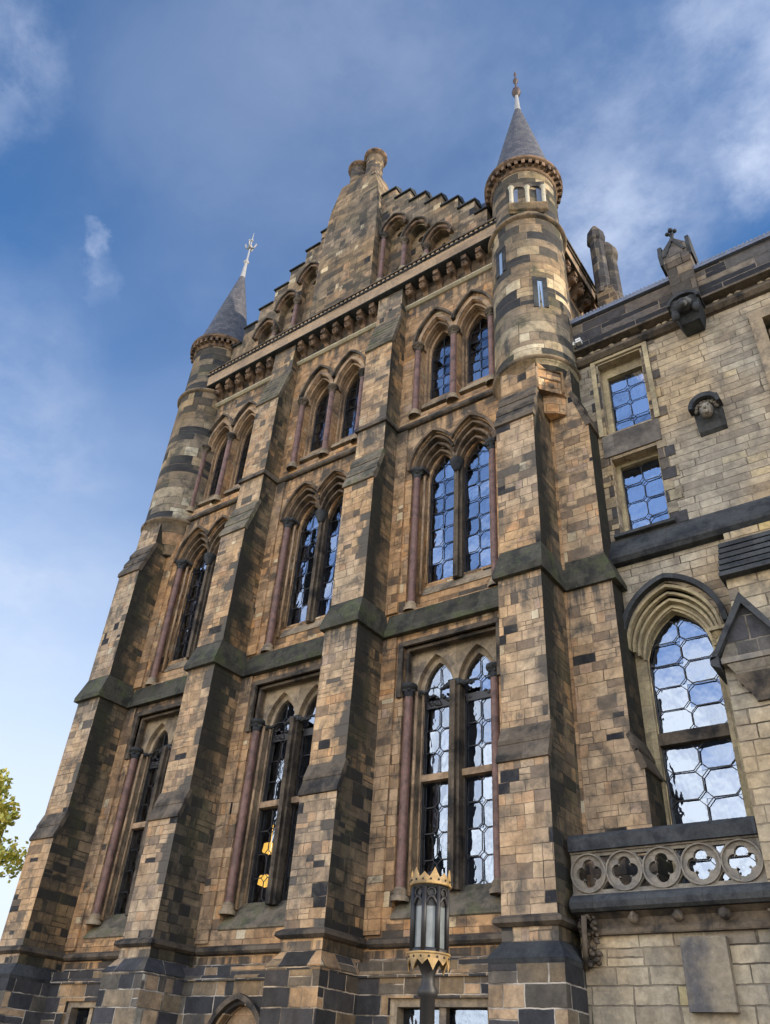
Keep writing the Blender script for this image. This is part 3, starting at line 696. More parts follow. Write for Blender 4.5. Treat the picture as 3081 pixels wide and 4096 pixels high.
s.build('blind_arch_mouldings',redstone,main,ml(0)); s2.build('gable_shafts',red,main,ml(0)); s3.build('gable_capitals',band,main,ml(0))
# crow-step copings
ST=[(4.57,4.97,22.32),(4.0,4.57,23.05),(3.4,4.0,23.68),(2.8,3.4,24.32),(2.18,2.8,24.97),(1.58,2.18,25.65),(.98,1.58,26.28)]
cp=None
for sx in (-1,1):
    for x0,x1,z in ST:
        s=MB(); s.prism([(-.13,z+.001),(-.13,z+.05),(.16,z+.26),(.45,z+.05),(.45,z+.001)],'x',*sorted((AX+sx*(x0-.0),AX+sx*(x1+.045)))); s.build('step_coping',dark,main,ml(0))
# central pier and chimneys
s=MB(); s.frus(AX-1.2,AX+1.14,-.34,.4,21.0,AX-1.16,AX+1.10,-.34,.45,25.2); s.frus(AX-1.16,AX+1.10,-.34,.45,25.2,AX-1.0,AX+.98,-.34,.5,26.75); s.frus(AX-1.0,AX+.98,-.34,.5,26.75,AX-.72,AX+.72,-.30,.5,28.0)
s.build('gable_pier',gablem,main,ml(0))
ch=MB(); ch.lathe(0,0,[(.36,27.6),(.33,28.1),(.31,28.2),(.31,29.15),(.33,29.25),(.42,29.33),(.42,29.40),(.34,29.48),(.24,29.68),(.13,29.84),(.10,29.95),(.01,30.02)],20)
c0=ch.build('chimney',stone('chimney_stone',[(0,DG),(.25,(.13,.105,.08)),(.5,(.21,.165,.11)),(.8,(.27,.21,.13))],mortar=(.16,.13,.1),bh=.22,sooty=.8),main); c0.location=ml(AX-.37,.12)
s=MB(); s.lathe(0,0,[(.32,29.24),(.43,29.32),(.43,29.41),(.35,29.48)],20); s.build('chimney_cap',redstone,c0)
dup(c0,main,ml(AX+.40,.06))

# ---- corner turrets
TX,TY=5.97,.265
def turret():
    s=MB(); s.lathe(0,0,[(.60,13.9),(.76,14.4),(.87,14.75),(.93,14.85),(.95,14.86),(.955,15.1),(.94,15.12),(.93,20.0),(.93,20.2),(.89,20.26),(.88,22.35),(.9,22.4)],48)
    t=s.build('turret',turretm,main)
    s=MB(); s.lathe(0,0,[(.93,14.86),(.99,14.90),(1.01,14.94),(.99,14.98),(.95,15.0)],48); s.lathe(0,0,[(.925,20.09),(1.0,20.12),(1.03,20.16),(1.01,20.21),(.885,20.32)],48); s.build('turret_rings',ringm,t)
    s=MB(); s.lathe(0,0,[(.885,22.33),(.93,22.36),(.93,22.45),(1.0,22.5)],48); s.lathe(0,0,[(1.02,22.62),(1.10,22.66),(1.10,22.76),(1.04,22.8),(.9,22.82)],48)
    for i in range(34):
        a=i*2*math.pi/34; m_=Matrix.Rotation(a,4,'Z'); b4=len(s.bm.verts)
        s.box(.93,1.06,-.045,.045,22.46,22.62); s.bm.verts.ensure_lookup_table()
        for v in s.bm.verts[b4:]: v.co=m_@v.co
    s.build('turret_cornice',redstone,t)
    s=MB(); s.lathe(0,0,[(1.07,22.80),(1.0,22.86),(.93,23.05),(.85,23.35),(.76,23.75),(.53,25.0),(.27,26.35),(.105,27.2)],40); s.build('spire',slate,t)
    s=MB(); s.lathe(0,0,[(.115,27.1),(.085,27.5),(.055,28.1),(.05,28.2)],14); s.build('spire_tip',whitelead,t)
    s=MB(); s.lathe(0,0,[(.05,28.15),(.12,28.25),(.15,28.4),(.12,28.55),(.05,28.62),(.03,28.7),(.03,29.0),(.075,29.07),(.09,29.17),(.06,29.27),(.025,29.32),(.022,29.5),(.05,29.58),(.03,29.68),(.01,29.8)],12); s.build('finial',metal_red,t)
    return t
tr=turret(); tr.location=ml(AX+TX,TY)
# openings of the right turret (angle from +x, clockwise negative is towards the camera)
def on_turret(ang,mbfn,name,mat,rad=.93,par=None):
    s=MB(); mbfn(s)   # built facing -y at origin with y=0 on the wall surface
    m_=Matrix.Rotation(ang+math.pi/2,4,'Z')@Matrix.Translation((0,-rad,0)); s.xform(m_); return s.build(name,mat,par or tr)
A=lambda d: R(d)
pale=carved('pale_louvre_stone',(.42,.39,.31),(.3,.27,.2),.4,joint=0)
on_turret(A(-60),lambda s:(s.box(-.44,.44,-.0,.3,20.66,20.7),s.plate([(-.46,20.7),(-.46,21.75),(.46,21.75),(.46,20.7)],[down(arch(-.21,.16,21.4,21.56,5),20.72),down(arch(.21,.16,21.4,21.56,5),20.72)],-.03,.12)),'belfry_surround',band,rad=.87)
on_turret(A(-60),lambda s:(s.box(-.4,.4,.02,.03,20.7,21.6)),'belfry_opening',plain('slate_blue_louvre',(.10,.13,.2),.5),rad=.87)
on_turret(A(-60),lambda s:[s.lathe(x,-.03,[(.065,20.7),(.055,20.75),(.055,21.42),(.085,21.5)],10) for x in (-.42,0,.42)],'belfry_colonnette',pale,rad=.87)
on_turret(A(-60),lambda s:s.prism([(.02,20.42),(-.06,20.5),(-.12,20.66),(-.12,20.7),(.1,20.7)],'x',-.5,.5),'belfry_sill',turretm,rad=.87)
def slitw(z,h):
    def f(s): s.strip([(-.06,z),(-.06,z+h),(.06,z+h),(.06,z)],[(-.17,z),(-.17,z+h+.12),(.17,z+h+.12),(.17,z)],-.02,.1)
    return f
paneb=plain('blue_slit_glass',(.20,.28,.42),.15)
for an,z,h in ((-112,18.3,.85),(-52,16.6,.95)):
    on_turret(A(an),slitw(z,h),'slit_frame',dark,rad=.93); on_turret(A(an),lambda s:s.box(-.06,.06,-.0,.02,z,z+h),'slit_pane',paneb,rad=.935)
tl=dup(tr,main,ml(AX-TX,TY))
for c_ in list(tl.children):
    if c_.name.split('.')[0].startswith(('belfry','slit','finial')): bpy.data.objects.remove(c_)
s=MB(); s.lathe(0,0,[(.05,28.1),(.12,28.18),(.05,28.28),(.035,28.5),(.03,29.3),(.01,30.1)],10)
for a in range(4):
    q=a*math.pi/2+.5; s.tube([(0,0,29.05),(.16*math.cos(q),.16*math.sin(q),29.1),(.22*math.cos(q),.22*math.sin(q),29.28)],.03,6); s.ball((.22*math.cos(q),.22*math.sin(q),29.3),.05,sub=1)
s.ball((0,0,29.15),.11,sub=1); s.ball((0,0,29.6),.07,sub=1)
s.build('weather_finial',whitelead,tl)
# chamfered corner below the right turret, with a small moulded label
s=MB(); s.prism([(-5.4,.3),(-5.12,-.5),(-4.97,-.54),(-4.62,-.12),(-4.50,.5)],'z',14.0,14.86); s.prism([(-5.0,-.02),(-5.0,-.3),(-4.8,-.2),(-4.62,-.02)],'z',13.5,14.0); s.build('corner_bracket',facade,main,ml(0))
s=MB(); s.tube([(-4.99,-.57,14.0),(-4.99,-.57,14.62),(-4.60,-.15,14.62),(-4.60,-.15,14.0)],.035,6); s.tube([(-4.95,-.50,14.36),(-4.66,-.19,14.36)],.03,6); s.build('corner_label',trim,main,ml(0))
s=MB(); s.ball((-4.80,-.30,14.16),.07,sub=2,noise=.15); s.build('carved_stop',band,main,ml(0))

# ---- ground floor details
s=MB()
s.strip([(-16.02,.9),(-16.02,2.80),(-14.88,2.80),(-14.88,.9)],[(-16.15,.9),(-16.15,2.9),(-14.75,2.9),(-14.75,.9)],-.2,-.02)
s.strip([(-8.14,.9),(-8.14,2.82),(-6.58,2.82),(-6.58,.9)],[(-8.27,.9),(-8.27,2.93),(-6.45,2.93),(-6.45,.9)],-.2,-.02)
s.box(-7.42,-7.30,-.15,-.05,.9,2.83); s.box(-15.5,-15.4,-.15,-.05,.9,2.8)
s.build('ground_window_frames',trim2,main,ml(0))
s=MB(); s.box(-8.14,-7.42,-.02,-.01,.9,2.8); s.box(-7.3,-6.58,-.02,-.01,.9,2.8); s.box(-16.0,-14.9,-.02,-.01,.9,2.78); s.build('ground_window_panes',glass_dim,main,ml(0))
s=MB(); P=arch(-11.35,.66,2.1,2.92,8); s.strip(P,offs(P,.09),-.36,-.2); s.build('door_hood_moulding',band,main,ml(0))
s=MB(); s.plate([(-12.1,0),(-12.1,3.1),(-10.6,3.1),(-10.6,0)],[],-.06,-.02); s.build('door',trim,main,ml(0))

# ------------------------------------------------------------------ right wing
WX=.0
wg=thing('wing_building','lower buff stone wing with dark parapet and traceried balcony, right of the gabled block','building',(0,.5,0))
def wl(x=0,y=0,z=0): return (x,y-.5,z)
whs=[[(-3.98,10.55),(-3.98,12.35),(-3.05,12.35),(-3.05,10.55)],[(-4.02,13.05),(-4.02,15.08),(-3.02,15.08),(-3.02,13.05)],down(arch(-3.33,.80,8.1,9.28),3.7),[(-.72,10.5),(-.72,14.6),(.6,14.6),(.6,10.5)]]
s=MB(); s.plate([(-4.99,0),(-4.99,15.3),(22,15.3),(22,0)],whs,.5,.72); s.build('wing_wall',wing,wg,wl())
s=MB(); s.plate([(-4.95,9),(-4.95,15.2),(-2.5,15.2),(-2.5,9)],[[(-3.90,10.55),(-3.90,12.27),(-3.12,12.27),(-3.12,10.55)],[(-3.90,13.15),(-3.90,14.82),(-3.12,14.82),(-3.12,13.15)]],.722,.86)
s.build('window_jambs',wingtrim,wg,wl())
for zb,zt in ((10.55,12.27),(13.15,14.82)):
    gp=MB(); s=MB(); leading([(-3.90,-3.12,zb,lambda w_:zt+.2)],s,.43,.815,cut=.07,t=.006,margin=.01,pane=gp,yp=.85); f=gp.build('window',glass,wg,wl(),nonorm=True)
    s.build('leading',leadm,f,(0,0,0))
s=MB()  # raised quoin dressings and lintels
for zb,zt in ((10.4,12.5),(13.0,15.22)):
    z=zb; i=0
    while z<zt-.05:
        h=.26; d=.16 if i%2 else .30
        s.box(-3.05,-3.05+d+.02,.485,.5005,z+.006,z+h-.006)
        s.box(-4.0-(.34-d)-.06,-4.0,.485,.5005,z+.006,z+h-.006); z+=h; i+=1
s.build('quoins',stone('quoin_stone',[(0,(.05,.05,.055)),(.3,(.10,.09,.08)),(.55,(.22,.19,.14)),(.8,(.30,.26,.18))],bw=.6,bh=.26,vwarp=0,mortar=(.25,.21,.16)),wg,wl())
s=MB(); s.box(-4.1,-2.93,.46,.5,12.42,12.98); s.build('lintel',carved('lintel_stone',(.16,.14,.12),(.06,.055,.055),.8),wg,wl())
s=MB(); s.strip([(-4.05,13.0),(-4.05,15.12),(-2.98,15.12),(-2.98,13.0)],[(-4.15,13.0),(-4.15,15.2),(-2.88,15.2),(-2.88,13.0)],.45,.52); s.build('window_frame_moulding',wingtrim,wg,wl())
# dark weathered string
s=MB(); s.prism([(.5,9.82),(.36,9.84),(.30,9.92),(.30,10.0),(.499,10.42),(.5,10.42)],'x',-4.9,22); s.prism([(.48,10.42),(.40,10.44),(.40,10.5),(.5,10.56)],'x',-4.1,-2.95); s.build('weathered_string',dark,wg,wl())
# tall arched window behind the balcony
s=MB(); s.plate([(-4.6,3.6),(-4.6,9.5),(-2.2,9.5),(-2.2,3.6)],[down(arch(-3.36,.56,7.95,8.84),3.7)],.722,.92); aw=s.build('arched_window',wingtrim,wg,wl())
s=MB()
for hw,zs,za,th,y0,y1 in ((.755,8.15,9.17,.055,.46,.56),(.69,8.12,9.07,.045,.54,.62),(.63,8.06,8.97,.045,.60,.70),(.57,8.0,8.87,.04,.68,.80)):
    P=arch(-3.34,hw,zs,za); s.strip(P,offs(P,th),y0,y1)
s.build('arch_moulding',wingtrim,aw)
s=MB(); P=arch(-3.32,.82,8.25,9.30,14); s.strip(P,offs(P,.09),.36,.5); s.build('hood_moulding',dark,aw)
s=MB(); c=MB(); column(s,c,-2.64,.58,3.8,8.14,.06); c.box(-2.75,-2.45,.42,.7,8.14,8.2); s.build('shaft',wingtrim,aw); c.build('capital',wingtrim,aw)
s=MB(); s.box(-3.93,-2.79,.76,.92,6.52,6.72); s.build('transom',band,aw)
gp=MB(); s=MB()
leading([(-3.92,-2.80,6.72,topf(0,.56,7.95,8.84))],s,.40,.86,cut=.10,t=.009,pane=gp,yp=.90)
leading([(-3.92,-2.80,3.92,lambda w_:6.53)],s,.435,.86,cut=.11,t=.010,pane=gp,yp=.90)
s.build('leading',leadm,aw); gp.build('pane',glass,aw,nonorm=True)
# projecting pier on the right with tiled set-off, gablet and bracket
s=MB(); s.box(-2.37,-1.2,-.80,.499,4.062,6.95); s.box(-2.19,-1.2,-.30,.498,6.95,8.6); s.box(-2.19,-1.2,.33,.498,8.6,9.815); s.build('wing_pier',porch,wg,wl())
s=MB()
for i in range(6):
    t=i/6; y=-.42+.50*t; z=8.55+.93*t; s.prism([(y-.035,z),(y-.035,z+.06),(y+.083,z+.155),(.499,z+.155),(.499,z)],'x',-2.25,-1.1)
s.build('pier_set_off',dark,wg,wl())
gs=stone('gablet_stone',[(0,(.05,.05,.055)),(.4,(.09,.085,.08)),(.8,(.15,.135,.11))],bw=.6,bh=.3,sooty=.6,soot=(.03,.03,.035),mortar=(.2,.18,.15))
s=MB(); s.prism([(-2.38,6.95),(-1.93,7.80),(-1.48,6.95)],'y',-.90,-.1); g=s.build('gablet',gs,wg,wl())
s=MB(); s.strip([(-2.40,6.97),(-1.93,7.72),(-1.46,6.97)],[(-2.50,6.93),(-1.93,7.90),(-1.36,6.93)],-1.0,-.28); s.prism([(-2.50,6.86),(-2.50,6.98),(-2.38,6.98),(-2.38,6.80)],'y',-1.0,-.3); s.build('gablet_coping',dark,g)
s=MB(); s.box(-2.36,-1.4,-.96,-.5,6.87,6.95); s.frus(-2.2,-1.5,-.86,-.5,6.70,-2.30,-1.42,-.94,-.5,6.86); s.build('gablet_ledge',balst,g)
s=MB()
for i,(ex,z0,z1) in enumerate(((.30,6.56,6.70),(.22,6.44,6.56),(.14,6.30,6.44))): s.frus(-1.85-ex-.03,-1.85+ex+.03,-.82-ex*.22,-.79,z0,-1.85-ex-.09,-1.85+ex+.09,-.84-ex*.25,-.79,z1)
s.build('gablet_corbel',band,g)
# recessed upper window at the far right
s=MB(); s.strip([(-.62,10.5),(-.62,14.5),(.5,14.5),(.5,10.5)],[(-.85,10.5),(-.85,14.72),(.73,14.72),(.73,10.5)],.42,.62); s.tube([(-.55,.64,10.6),(-.55,.64,14.3)],.05,10); rw=s.build('jamb_moulding',trim2,wg,wl())
gp=MB(); s=MB(); leading([(-.72,-.08,10.5,lambda w_:14.7),(-.04,.6,10.5,lambda w_:14.7)],s,.42,.86,cut=.07,t=.007,pane=gp,yp=.9); s.box(-.09,-.03,.78,.9,10.5,14.6); gp.build('recessed_pane',glass_dim,rw,nonorm=True); s.build('recessed_leading',leadm,rw)
# carved head boss
s=MB(); s.prism([(.5,12.15),(.42,12.2),(.30,12.45),(.22,12.75),(.22,12.86),(.5,12.9)],'x',-2.22,-1.72)
s.strip(arch(-1.97,.22,12.55,12.76,5),arch(-1.97,.30,12.55,12.86,5),.08,.3)
boss=s.build('head_boss',dark,wg,wl())
s=MB(); s.ball((-1.97,.2,12.50),.15,(.85,.8,1.15),3,.03); s.ball((-1.97,.07,12.48),.03,(1,1,1.6),1); s.ball((-2.03,.1,12.55),.03,sub=1); s.ball((-1.91,.1,12.55),.03,sub=1); s.ball((-1.97,.1,12.38),.06,(1,.8,.8),2,.1)
for i in range(9): s.ball((-1.97+.19*math.cos(i*math.pi/8),.22,12.55+.17*math.sin(i*math.pi/8)),.05,sub=1,noise=.2)
s.build('face',balst,boss)
# parapet
s=MB(); s.box(-4.99,22,.38,.8,15.62,16.55); s.build('parapet',stone('parapet_stone',[(0,BK),(.35,(.05,.05,.058)),(.6,(.085,.08,.08)),(.85,(.16,.14,.115))],bw=.9,bh=.3,mortar=(.17,.15,.13),sooty=.2,vwarp=.1),wg,wl())
s=MB(); s.prism([(.5,15.18),(.42,15.2),(.34,15.28),(.34,15.34),(.45,15.36),(.45,15.5),(.26,15.54),(.26,15.60),(.40,15.619),(.6,15.619),(.6,15.18)],'x',-4.9,22); s.build('wing_cornice',band,wg,wl())
s=MB(); x=-4.8
random.seed(3)
while x<.6:
    if random.random()<.75: s.ball((x,.40,15.43),.05,(1.5,.6,.9),1,.35)
    x+=.15
s.build('cornice_carving',trim2,wg,wl())
s=MB(); s.box(-4.99,7,.30,.9,16.552,16.62); x=-4.95
while x<7: s.tube([(x,.30,16.66),(x,.6,16.70)],.035,6); x+=.085
s.box(-4.99,7,.31,.88,16.62,16.66); s.build('parapet_coping',leadroll,wg,wl())
# gablet pinnacle on the parapet with gargoyle below
pg=MB(); pg.box(-2.10,-1.58,.22,.85,15.5,16.75); pg.frus(-2.10,-1.58,.22,.85,16.75,-2.14,-1.54,.14,.85,16.9); pg.prism([(-2.12,16.9),(-2.12,17.35),(-1.85,17.72),(-1.56,17.35),(-1.56,16.9)],'y',.15,.85)
pn=pg.build('pinnacle',stone('pinnacle_stone',[(0,(.06,.06,.062)),(.4,(.11,.10,.095)),(.8,(.17,.15,.125))],bw=.5,bh=.3,sooty=.6,soot=(.04,.04,.045),mortar=(.1,.09,.08)),wg,wl())
s=MB(); s.strip([(-2.04,17.14),(-1.85,17.56),(-1.66,17.14)],[(-2.10,17.14),(-1.85,17.72),(-1.60,17.14)],.12,.85)
s.prism([(.16,16.95),(.10,17.2),(.2,17.62),(.42,17.75),(.8,17.4),(.8,16.95)],'x',-1.585,-1.50); s.prism([(.16,16.95),(.10,17.2),(.2,17.62),(.42,17.75),(.8,17.4),(.8,16.95)],'x',-2.2,-2.115); s.build('pinnacle_coping',dark,pn)
s=MB(); s.lathe(-1.85,.3,[(.06,17.6),(.04,17.75),(.04,17.95),(.065,18.0)],8); s.ball((-1.85,.3,18.17),.06,noise=.1)
for d in ((.085,0),(-.085,0),(0,.085),(0,-.085)): s.ball((-1.85+d[0],.3,18.08+d[1]),.055,sub=1,noise=.1)
s.build('cross_finial',dark,pn)
s=MB(); s.frus(-2.05,-1.68,.12,.5,14.85,-2.22,-1.55,-.06,.5,15.42); s.ball((-1.88,.0,15.2),.2,(1,1.1,.8),3,.08); s.ball((-2.08,-.06,14.98),.085,(1,1,1.7),2,.15); s.ball((-1.66,-.06,15.02),.085,(1,1,1.5),2,.15); s.ball((-1.88,-.2,15.08),.08,sub=2,noise=.15); s.strip(arch(-1.88,.27,15.3,15.5,5),arch(-1.88,.33,15.3,15.58,5),-.1,.4)
s.build('gargoyle',dark,pn)
# chimney stack behind the parapet
s=MB(); s.frus(-4.25,-3.72,2.0,3.0,15,-4.25,-3.72,2.0,3.0,18.9); s.frus(-4.25,-3.72,2.0,3.0,18.9,-4.28,-3.86,2.1,2.9,19.6)
sc=s.build('stack_base',stone('stack_stone',[(0,DG),(.3,(.14,.12,.10)),(.6,(.24,.20,.14))],sooty=.5),wg,wl())
for k_,(x,y) in enumerate(((-4.14,2.3),(-3.98,2.75))):
    s=MB(); z1=22.6-k_*.35; s.lathe(x,y,[(.27,19.4),(.215,19.8),(.205,z1-.85),(.25,z1-.78),(.275,z1-.70),(.24,z1-.42),(.11,z1-.12),(.04,z1)],8)
    for f in s.bm.faces: f.smooth=False
    s.build('chimney_shaft',gs,sc,(0,0,0))
s=MB(); s.prism([(.9,16.2),(5,18.2),(11,16.2)],'x',-2,7); s.build('wing_roof',slate,wg,wl())
s=MB(); s.box(-4.9,-2.3,1.9,2.0,3.6,15.2); s.box(-.9,1,1.9,2.,10,15.2); s.box(-4.9,-2.3,.95,2,9.3,9.4); s.build('wing_room_walls',interior,wg,wl())

# projecting ground storey
s=MB(); s.plate([(-4.92,0),(-4.92,3.62),(7,3.62),(7,0)],[],-.6,.49); s.build('ground_storey',porch,wg,wl())
s=MB(); s.frus(-3.56,-3.0,-.72,-.6,2.72,-3.56,-3.0,-.72,-.6,3.52); pq=s.build('blank_plaque',carved('grey_plaque',(.22,.19,.14),(.05,.055,.07),.85,scale=1.2,joint=0),wg,wl())
# balcony
s=MB(); s.prism([(-.62,3.84),(-.83,3.845),(-.88,3.88),(-.90,3.95),(-.87,4.01),(-.80,4.06),(.45,4.06),(.45,3.84)],'x',-4.92,7); bal=s.build('balcony_floor',dark,wg,wl())
s=MB(); s.prism([(-.6,3.585),(-.67,3.59),(-.68,3.66),(-.64,3.70),(-.66,3.78),(-.78,3.838),(.4,3.838),(.4,3.585)],'x',-4.9,7); s.build('balcony_cove',band,bal)
s=MB()
for x in (-4.1,-3.52,-2.95,-2.1,-1.5): s.ball((x,-.76,3.76),.075,sub=2,noise=.2)
s.build('ball_flowers',band,bal)
hs=[]; tri=[]; n=5; x0,x1=-4.93,-2.38; st=(x1-x0)/n; zc=4.345
quat=[]
for i in range(n):
    cx=x0+st*(i+.5); Q=[]
    for q in range(4):
        a=q*math.pi/2; ccx,ccz=cx+.095*math.cos(a),zc+.095*math.sin(a)
        for j in range(-4,5): b=a+j*R(112)/4; Q.append((ccx+.088*math.cos(b),ccz+.088*math.sin(b)))
    quat.append(Q)
for i in range(n+1):
    cx=x0+st*i
    for sz in (1,-1):
        if i in(0,n): continue
        tri.append([(cx-.085,zc+sz*.215),(cx+.085,zc+sz*.215),(cx,zc+sz*.11)])
s=MB(); s.plate([(x0,4.06),(x0,4.63),(x1,4.63),(x1,4.06)],quat+tri,-.72,-.64); s.build('balustrade_tracery',balst,bal)
s=MB()
for i in range(n):
    cx=x0+st*(i+.5); P=[(cx+.236*math.cos(t*math.pi/16),zc+.236*math.sin(t*math.pi/16)) for t in range(33)]; s.strip(P,[(cx+.256*math.cos(t*math.pi/16),zc+.256*math.sin(t*math.pi/16)) for t in range(33)],-.76,-.60)
s.box(x0,x1,-.75,-.6,4.06,4.085); s.box(x0,x1,-.75,-.6,4.605,4.628)
s.build('balustrade_circles',balst,bal)
s=MB(); s.prism([(-.80,4.63),(-.80,4.80),(-.74,4.86),(-.56,4.86),(-.56,4.63)],'x',x0,x1-.002); s.build('balustrade_rail',dark,bal)
s=MB(); random.seed(5)
for xx in (-4.75,-2.32):
    for i in range(60): s.ball((xx+random.uniform(-.13,.12),-.64-random.uniform(0,.17)*(1-i/66),3.80-i*.0095),random.uniform(.02,.042),(1.2,1,1),1,.35)
    s.tube([(xx-.1,-.64,3.2),(xx-.05,-.76,3.45),(xx,-.84,3.8)],.04,6)
s.build('leaf_brackets',band,bal)

# ------------------------------------------------------------------ lamp post
lp=thing('lamp_post','black iron lamp post with gold-banded cylindrical lantern in the foreground','lamp post',(-5.15,-4,0))
s=MB(); s.lathe(0,0,[(.2,0),(.2,.25),(.15,.3),(.13,.9),(.1,1.0),(.075,1.1),(.075,2.5),(.10,2.52),(.10,2.57),(.07,2.62),(.065,2.70),(.10,2.78),(.18,2.86)],24)
for i in range(12):
    a=i*math.pi/6; s.tube([(.066*math.cos(a),.066*math.sin(a),1.15),(.062*math.cos(a),.062*math.sin(a),2.5)],.011,6)
s.build('post',black_iron,lp)
s=MB(); s.lathe(0,0,[(.195,2.86),(.205,2.88),(.205,2.93),(.18,2.94)],24); s.lathe(0,0,[(.18,3.5),(.2,3.51),(.195,3.58),(.1,3.62),(.02,3.7)],24)
for i in range(8):
    a=i*math.pi/4+.25; ca,sa=math.cos(a),math.sin(a); s.tube([(.190*ca,.190*sa,2.9),(.190*ca,.190*sa,3.52)],.027,6)
    a2=a+math.pi/4; P=[]
    for j in range(7):
        t=j/6; b=a+(a2-a)*t; P.append((.190*math.cos(b),.190*math.sin(b),3.32+.10*math.sin(math.pi*t)))
    s.tube(P,.018,6); b=(a+a2)/2
    P=[(.190*math.cos(b)+.045*math.cos(q*math.pi/4)*-math.sin(b),.190*math.sin(b)+.045*math.cos(q*math.pi/4)*math.cos(b),3.46+.045*math.sin(q*math.pi/4)) for q in range(8)]
    s.tube(P,.010,5,closed=True)
ln=s.build('lantern_frame',black_iron,lp)
s=MB(); s.lathe(0,0,[(.176,2.92),(.176,3.5)],32); s.build('lantern_glass',milk,lp)
s=MB(); s.lathe(0,0,[(.181,3.33),(.181,3.5)],32); s.build('lantern_hood',black_iron,lp)
def crown(z,dirn):
    s=MB(); n=48; r=.207
    for i in range(n):
        a0,a1=2*math.pi*i/n,2*math.pi*(i+1)/n
        ph0,ph1=(i%4)/4,((i%4)+1)/4
        def hh(ph,big): return (.05+ (.10 if big else .05)*max(0,1-abs(ph-.5)*2.2))
        big=(i//4)%2==0
        h0,h1=hh(ph0,big),hh(ph1,big)
        for rr0,rr1 in ((r,r+.012),):
            V=[s.bm.verts.new((q*math.cos(a),q*math.sin(a),zz)) for a,zz0,zz1 in ((a0,z,z+dirn*h0),(a1,z,z+dirn*h1)) for q in (rr0,rr1) for zz in (zz0,zz1)]
            # order: a0r0z0 a0r0z1 a0r1z0 a0r1z1 a1...
            f=s.bm.faces.new
            f((V[0],V[4],V[5],V[1])); f((V[2],V[3],V[7],V[6])); f((V[1],V[5],V[7],V[3])); f((V[0],V[2],V[6],V[4]))
    s.lathe(0,0,[(r-.01,z-dirn*.02),(r+.02,z-dirn*.02),(r+.02,z+dirn*.0),(r,z+.0)],32)
    for i in range(16):
        a=2*math.pi*(i+.5)/16; s.ball(((r+.014)*math.cos(a),(r+.014)*math.sin(a),z+dirn*.027),.013,(1,1,1),1)
    lim=.021
    return s.build('gold_crown',gold,lp,mats=[gold,black_iron],sidefn=lambda f:1 if f.calc_area()<2.2e-4 and len(f.verts)==3 else 0)
crown(3.56,1); crown(2.88,-1)
# ------------------------------------------------------------------ small fittings
s=MB(); s.box(-.06,.06,-.1,.0,-.05,.05); s.box(.09,.21,-.12,.0,-.03,.09); s.prism([(-.12,.05),(0,.05),(0,.09),(-.14,.02)],'x',.1,.2)
tag(s.build('floodlight',whitep,None,(-4.45,.38,15.85)),'pair of small white floodlights fixed to the dark parapet beside the right turret','floodlight')
s=MB(); s.lathe(0,0,[(.02,.12),(.07,.1),(.09,.0),(.07,-.12),(.02,-.16)],14); s.box(-.02,.02,.0,.12,-.02,.02)
tag(s.build('wall_lantern',whitep,None,(-10.27,-.38,2.55)),'small white globe lantern on the plinth right of the ground-floor arch','wall light')
for i,z in enumerate((5.82,5.18)):
    s=MB(); s.lathe(0,0,[(.02,.14),(.14,.1),(.16,-.06),(.02,-.1)],14)
    if i==0: s.tube([(0,0,.1),(0,0,.5)],.01,5)
    tag(s.build('hanging_lamp' if i==0 else 'desk_lamp',glow,None,(-12.55,1.2,z)),'upper glowing yellow lamp seen through the middle lower window' if i==0 else 'lower glowing yellow lamp seen through the middle lower window','lamp')

# ------------------------------------------------------------------ tree on the left
def tree(loc,h,rad,n,label):
    t=thing('tree',label,'tree',loc); s=MB(); random.seed(11)
    s.tube([(0,0,0),(.15,0,h*.3),(0,.1,h*.6),(.1,0,h*.92)],.38,10,.06)
    cl=[]
    for i in range(34):
        z=h*random.uniform(.35,.97); a=random.uniform(0,6.28); r=rad*random.uniform(.35,1)*math.sqrt(max(.1,1-((z/h-.6)/.45)**2)); p=(r*math.cos(a),r*math.sin(a),z)
        s.tube([(0,0,z*.75),(p[0]*.5,p[1]*.5,z*.92),p],.09,5,.02); cl.append(p)
    # boughs that reach towards the building
    for p in BOUGHS: 
        q=(p[0]-loc[0],p[1]-loc[1],p[2]-loc[2]); s.tube([(0,0,q[2]*.7),(q[0]*.5,q[1]*.5,q[2]*.9),q],.09,5,.015); cl.append(q)
    s.build('trunk',bark,t)
    s=MB()
    for ci,c_ in enumerate(cl):
        R_=.75 if ci<34 else .62
        for j in range(n):
            d=Vector((random.gauss(0,1),random.gauss(0,1),random.gauss(0,.8))); d=d.normalized()*R_*random.random()**.45
            p=Vector(c_)+d; a=Vector((random.gauss(0,1),random.gauss(0,1),random.gauss(0,1))).normalized(); b=a.orthogonal().normalized(); k=random.uniform(.07,.13)
            v=[s.bm.verts.new(p+x) for x in (-a*k,b*k*.6,a*k,-b*k*.6)]; s.bm.faces.new(v)
    s.build('crown',leafm,t,nonorm=True); return t
BOUGHS=[(-25.9,1.9,9.0),(-25.55,2.35,8.35),(-26.0,2.2,7.8),(-26.5,2.2,9.4),(-26.6,2.6,8.4),(-26.4,2.2,7.0)]
tree((-31.0,3.4,0),10.5,3.0,260,'yellow-green autumn tree beyond the left end of the gabled building')

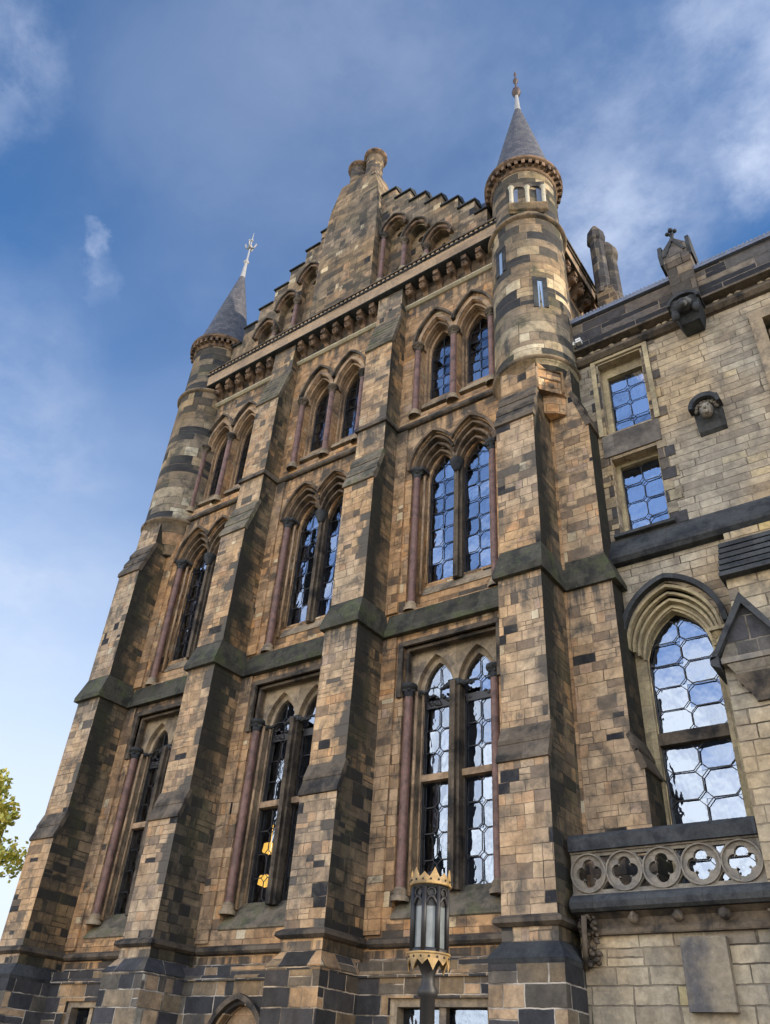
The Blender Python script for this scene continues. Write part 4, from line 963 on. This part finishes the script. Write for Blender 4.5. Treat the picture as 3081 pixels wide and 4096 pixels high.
# ------------------------------------------------------------------ ground
def struct(o): o['kind']='structure'; return o
gm,_t2,_b2=newmat('grass_ground'); k=NB(_t2); k.l(k.mix(k.rng(k.noise(k.pos(),.8,8,.6),.35,.65),(.06,.09,.03),(.10,.12,.045)),_b2.inputs['Base Color']); _b2.inputs['Roughness'].default_value=.95
pm=stone('paving',[(0,(.2,.18,.15)),(.3,(.3,.26,.2)),(.7,(.38,.33,.25))],bw=.9,bh=.6,mortar=(.1,.09,.08),sooty=.2,bump=.4)
s=MB(); s.box(-900,900,-900,900,-.5,-.004); struct(s.build('ground',gm))
s=MB(); s.box(-40,30,-26,-1.3,-.1,.0); struct(s.build('pavement',pm))

# ------------------------------------------------------------------ one object per piece
SING={'shafts':'shaft','capitals':'capital','quoins':'quoin','ground_window_frames':'ground_window_frame','ground_window_panes':'ground_window_pane','gable_shafts':'gable_shaft','gable_capitals':'gable_capital','blind_arch_mouldings':'blind_arch_moulding','ball_flowers':'ball_flower','leaf_brackets':'leaf_bracket','turret_rings':'turret_ring','bay_margins':'bay_margin','upper_bay_margins':'upper_bay_margin','side_walls':'side_wall','room_walls':'room_wall','wing_room_walls':'room_wall','corbel_arches':'corbel_arch','jamb_moulding':'jamb_moulding','balustrade_circles':'balustrade_rings'}
KEEP=('crown','floodlight','gold_crown','lantern_frame','parapet_coping','cornice_fascia','face','trunk','leading_','balustrade_rings')
def clusters(me,gap=.03):
    n=len(me.vertices); par=list(range(n))
    def find(i):
        while par[i]!=i: par[i]=par[par[i]]; i=par[i]
        return i
    for e in me.edges:
        a,b=find(e.vertices[0]),find(e.vertices[1])
        if a!=b: par[a]=b
    box={}
    for v in me.vertices:
        r=find(v.index); b=box.get(r)
        if b is None: box[r]=[v.co.copy(),v.co.copy()]
        else:
            for i in range(3): b[0][i]=min(b[0][i],v.co[i]); b[1][i]=max(b[1][i],v.co[i])
    ks=list(box)
    if len(ks)<2 or len(ks)>900: return None
    cl={k:k for k in ks}
    def f2(k):
        while cl[k]!=k: k=cl[k]
        return k
    for i,a in enumerate(ks):
        for b in ks[i+1:]:
            A,B=box[a],box[b]
            if all(A[0][q]-gap<=B[1][q] and B[0][q]-gap<=A[1][q] for q in range(3)):
                x,y=f2(a),f2(b)
                if x!=y: cl[x]=y
    g={}
    for v in me.vertices: g.setdefault(f2(find(v.index)),set()).add(v.index)
    return list(g.values()) if len(g)>1 else None
users={}
for o in list(scene.objects):
    if o.type=='MESH': users.setdefault(o.data.name,[]).append(o)
for mn,us in users.items():
    base=us[0].name.split('.')[0]
    for o in us:
        b_=o.name.split('.')[0]
        if b_ in SING: o.name=SING[b_]
    if base in KEEP or SING.get(base) in KEEP: continue
    me=us[0].data; g=clusters(me)
    if not g or len(g)>60: continue
    news=[]
    for vs_ in g:
        bm=bmesh.new(); bm.from_mesh(me); bm.verts.ensure_lookup_table()
        bmesh.ops.delete(bm,geom=[v for v in bm.verts if v.index not in vs_],context='VERTS')
        m2=bpy.data.meshes.new(mn); bm.to_mesh(m2); bm.free()
        for mt in me.materials: m2.materials.append(mt)
        news.append(m2)
    for o in us:
        o.data=news[0]
        for m2 in news[1:]:
            c=bpy.data.objects.new(o.name.split('.')[0],m2); C.objects.link(c); c.parent=o.parent; c.location=o.location; c.rotation_euler=o.rotation_euler
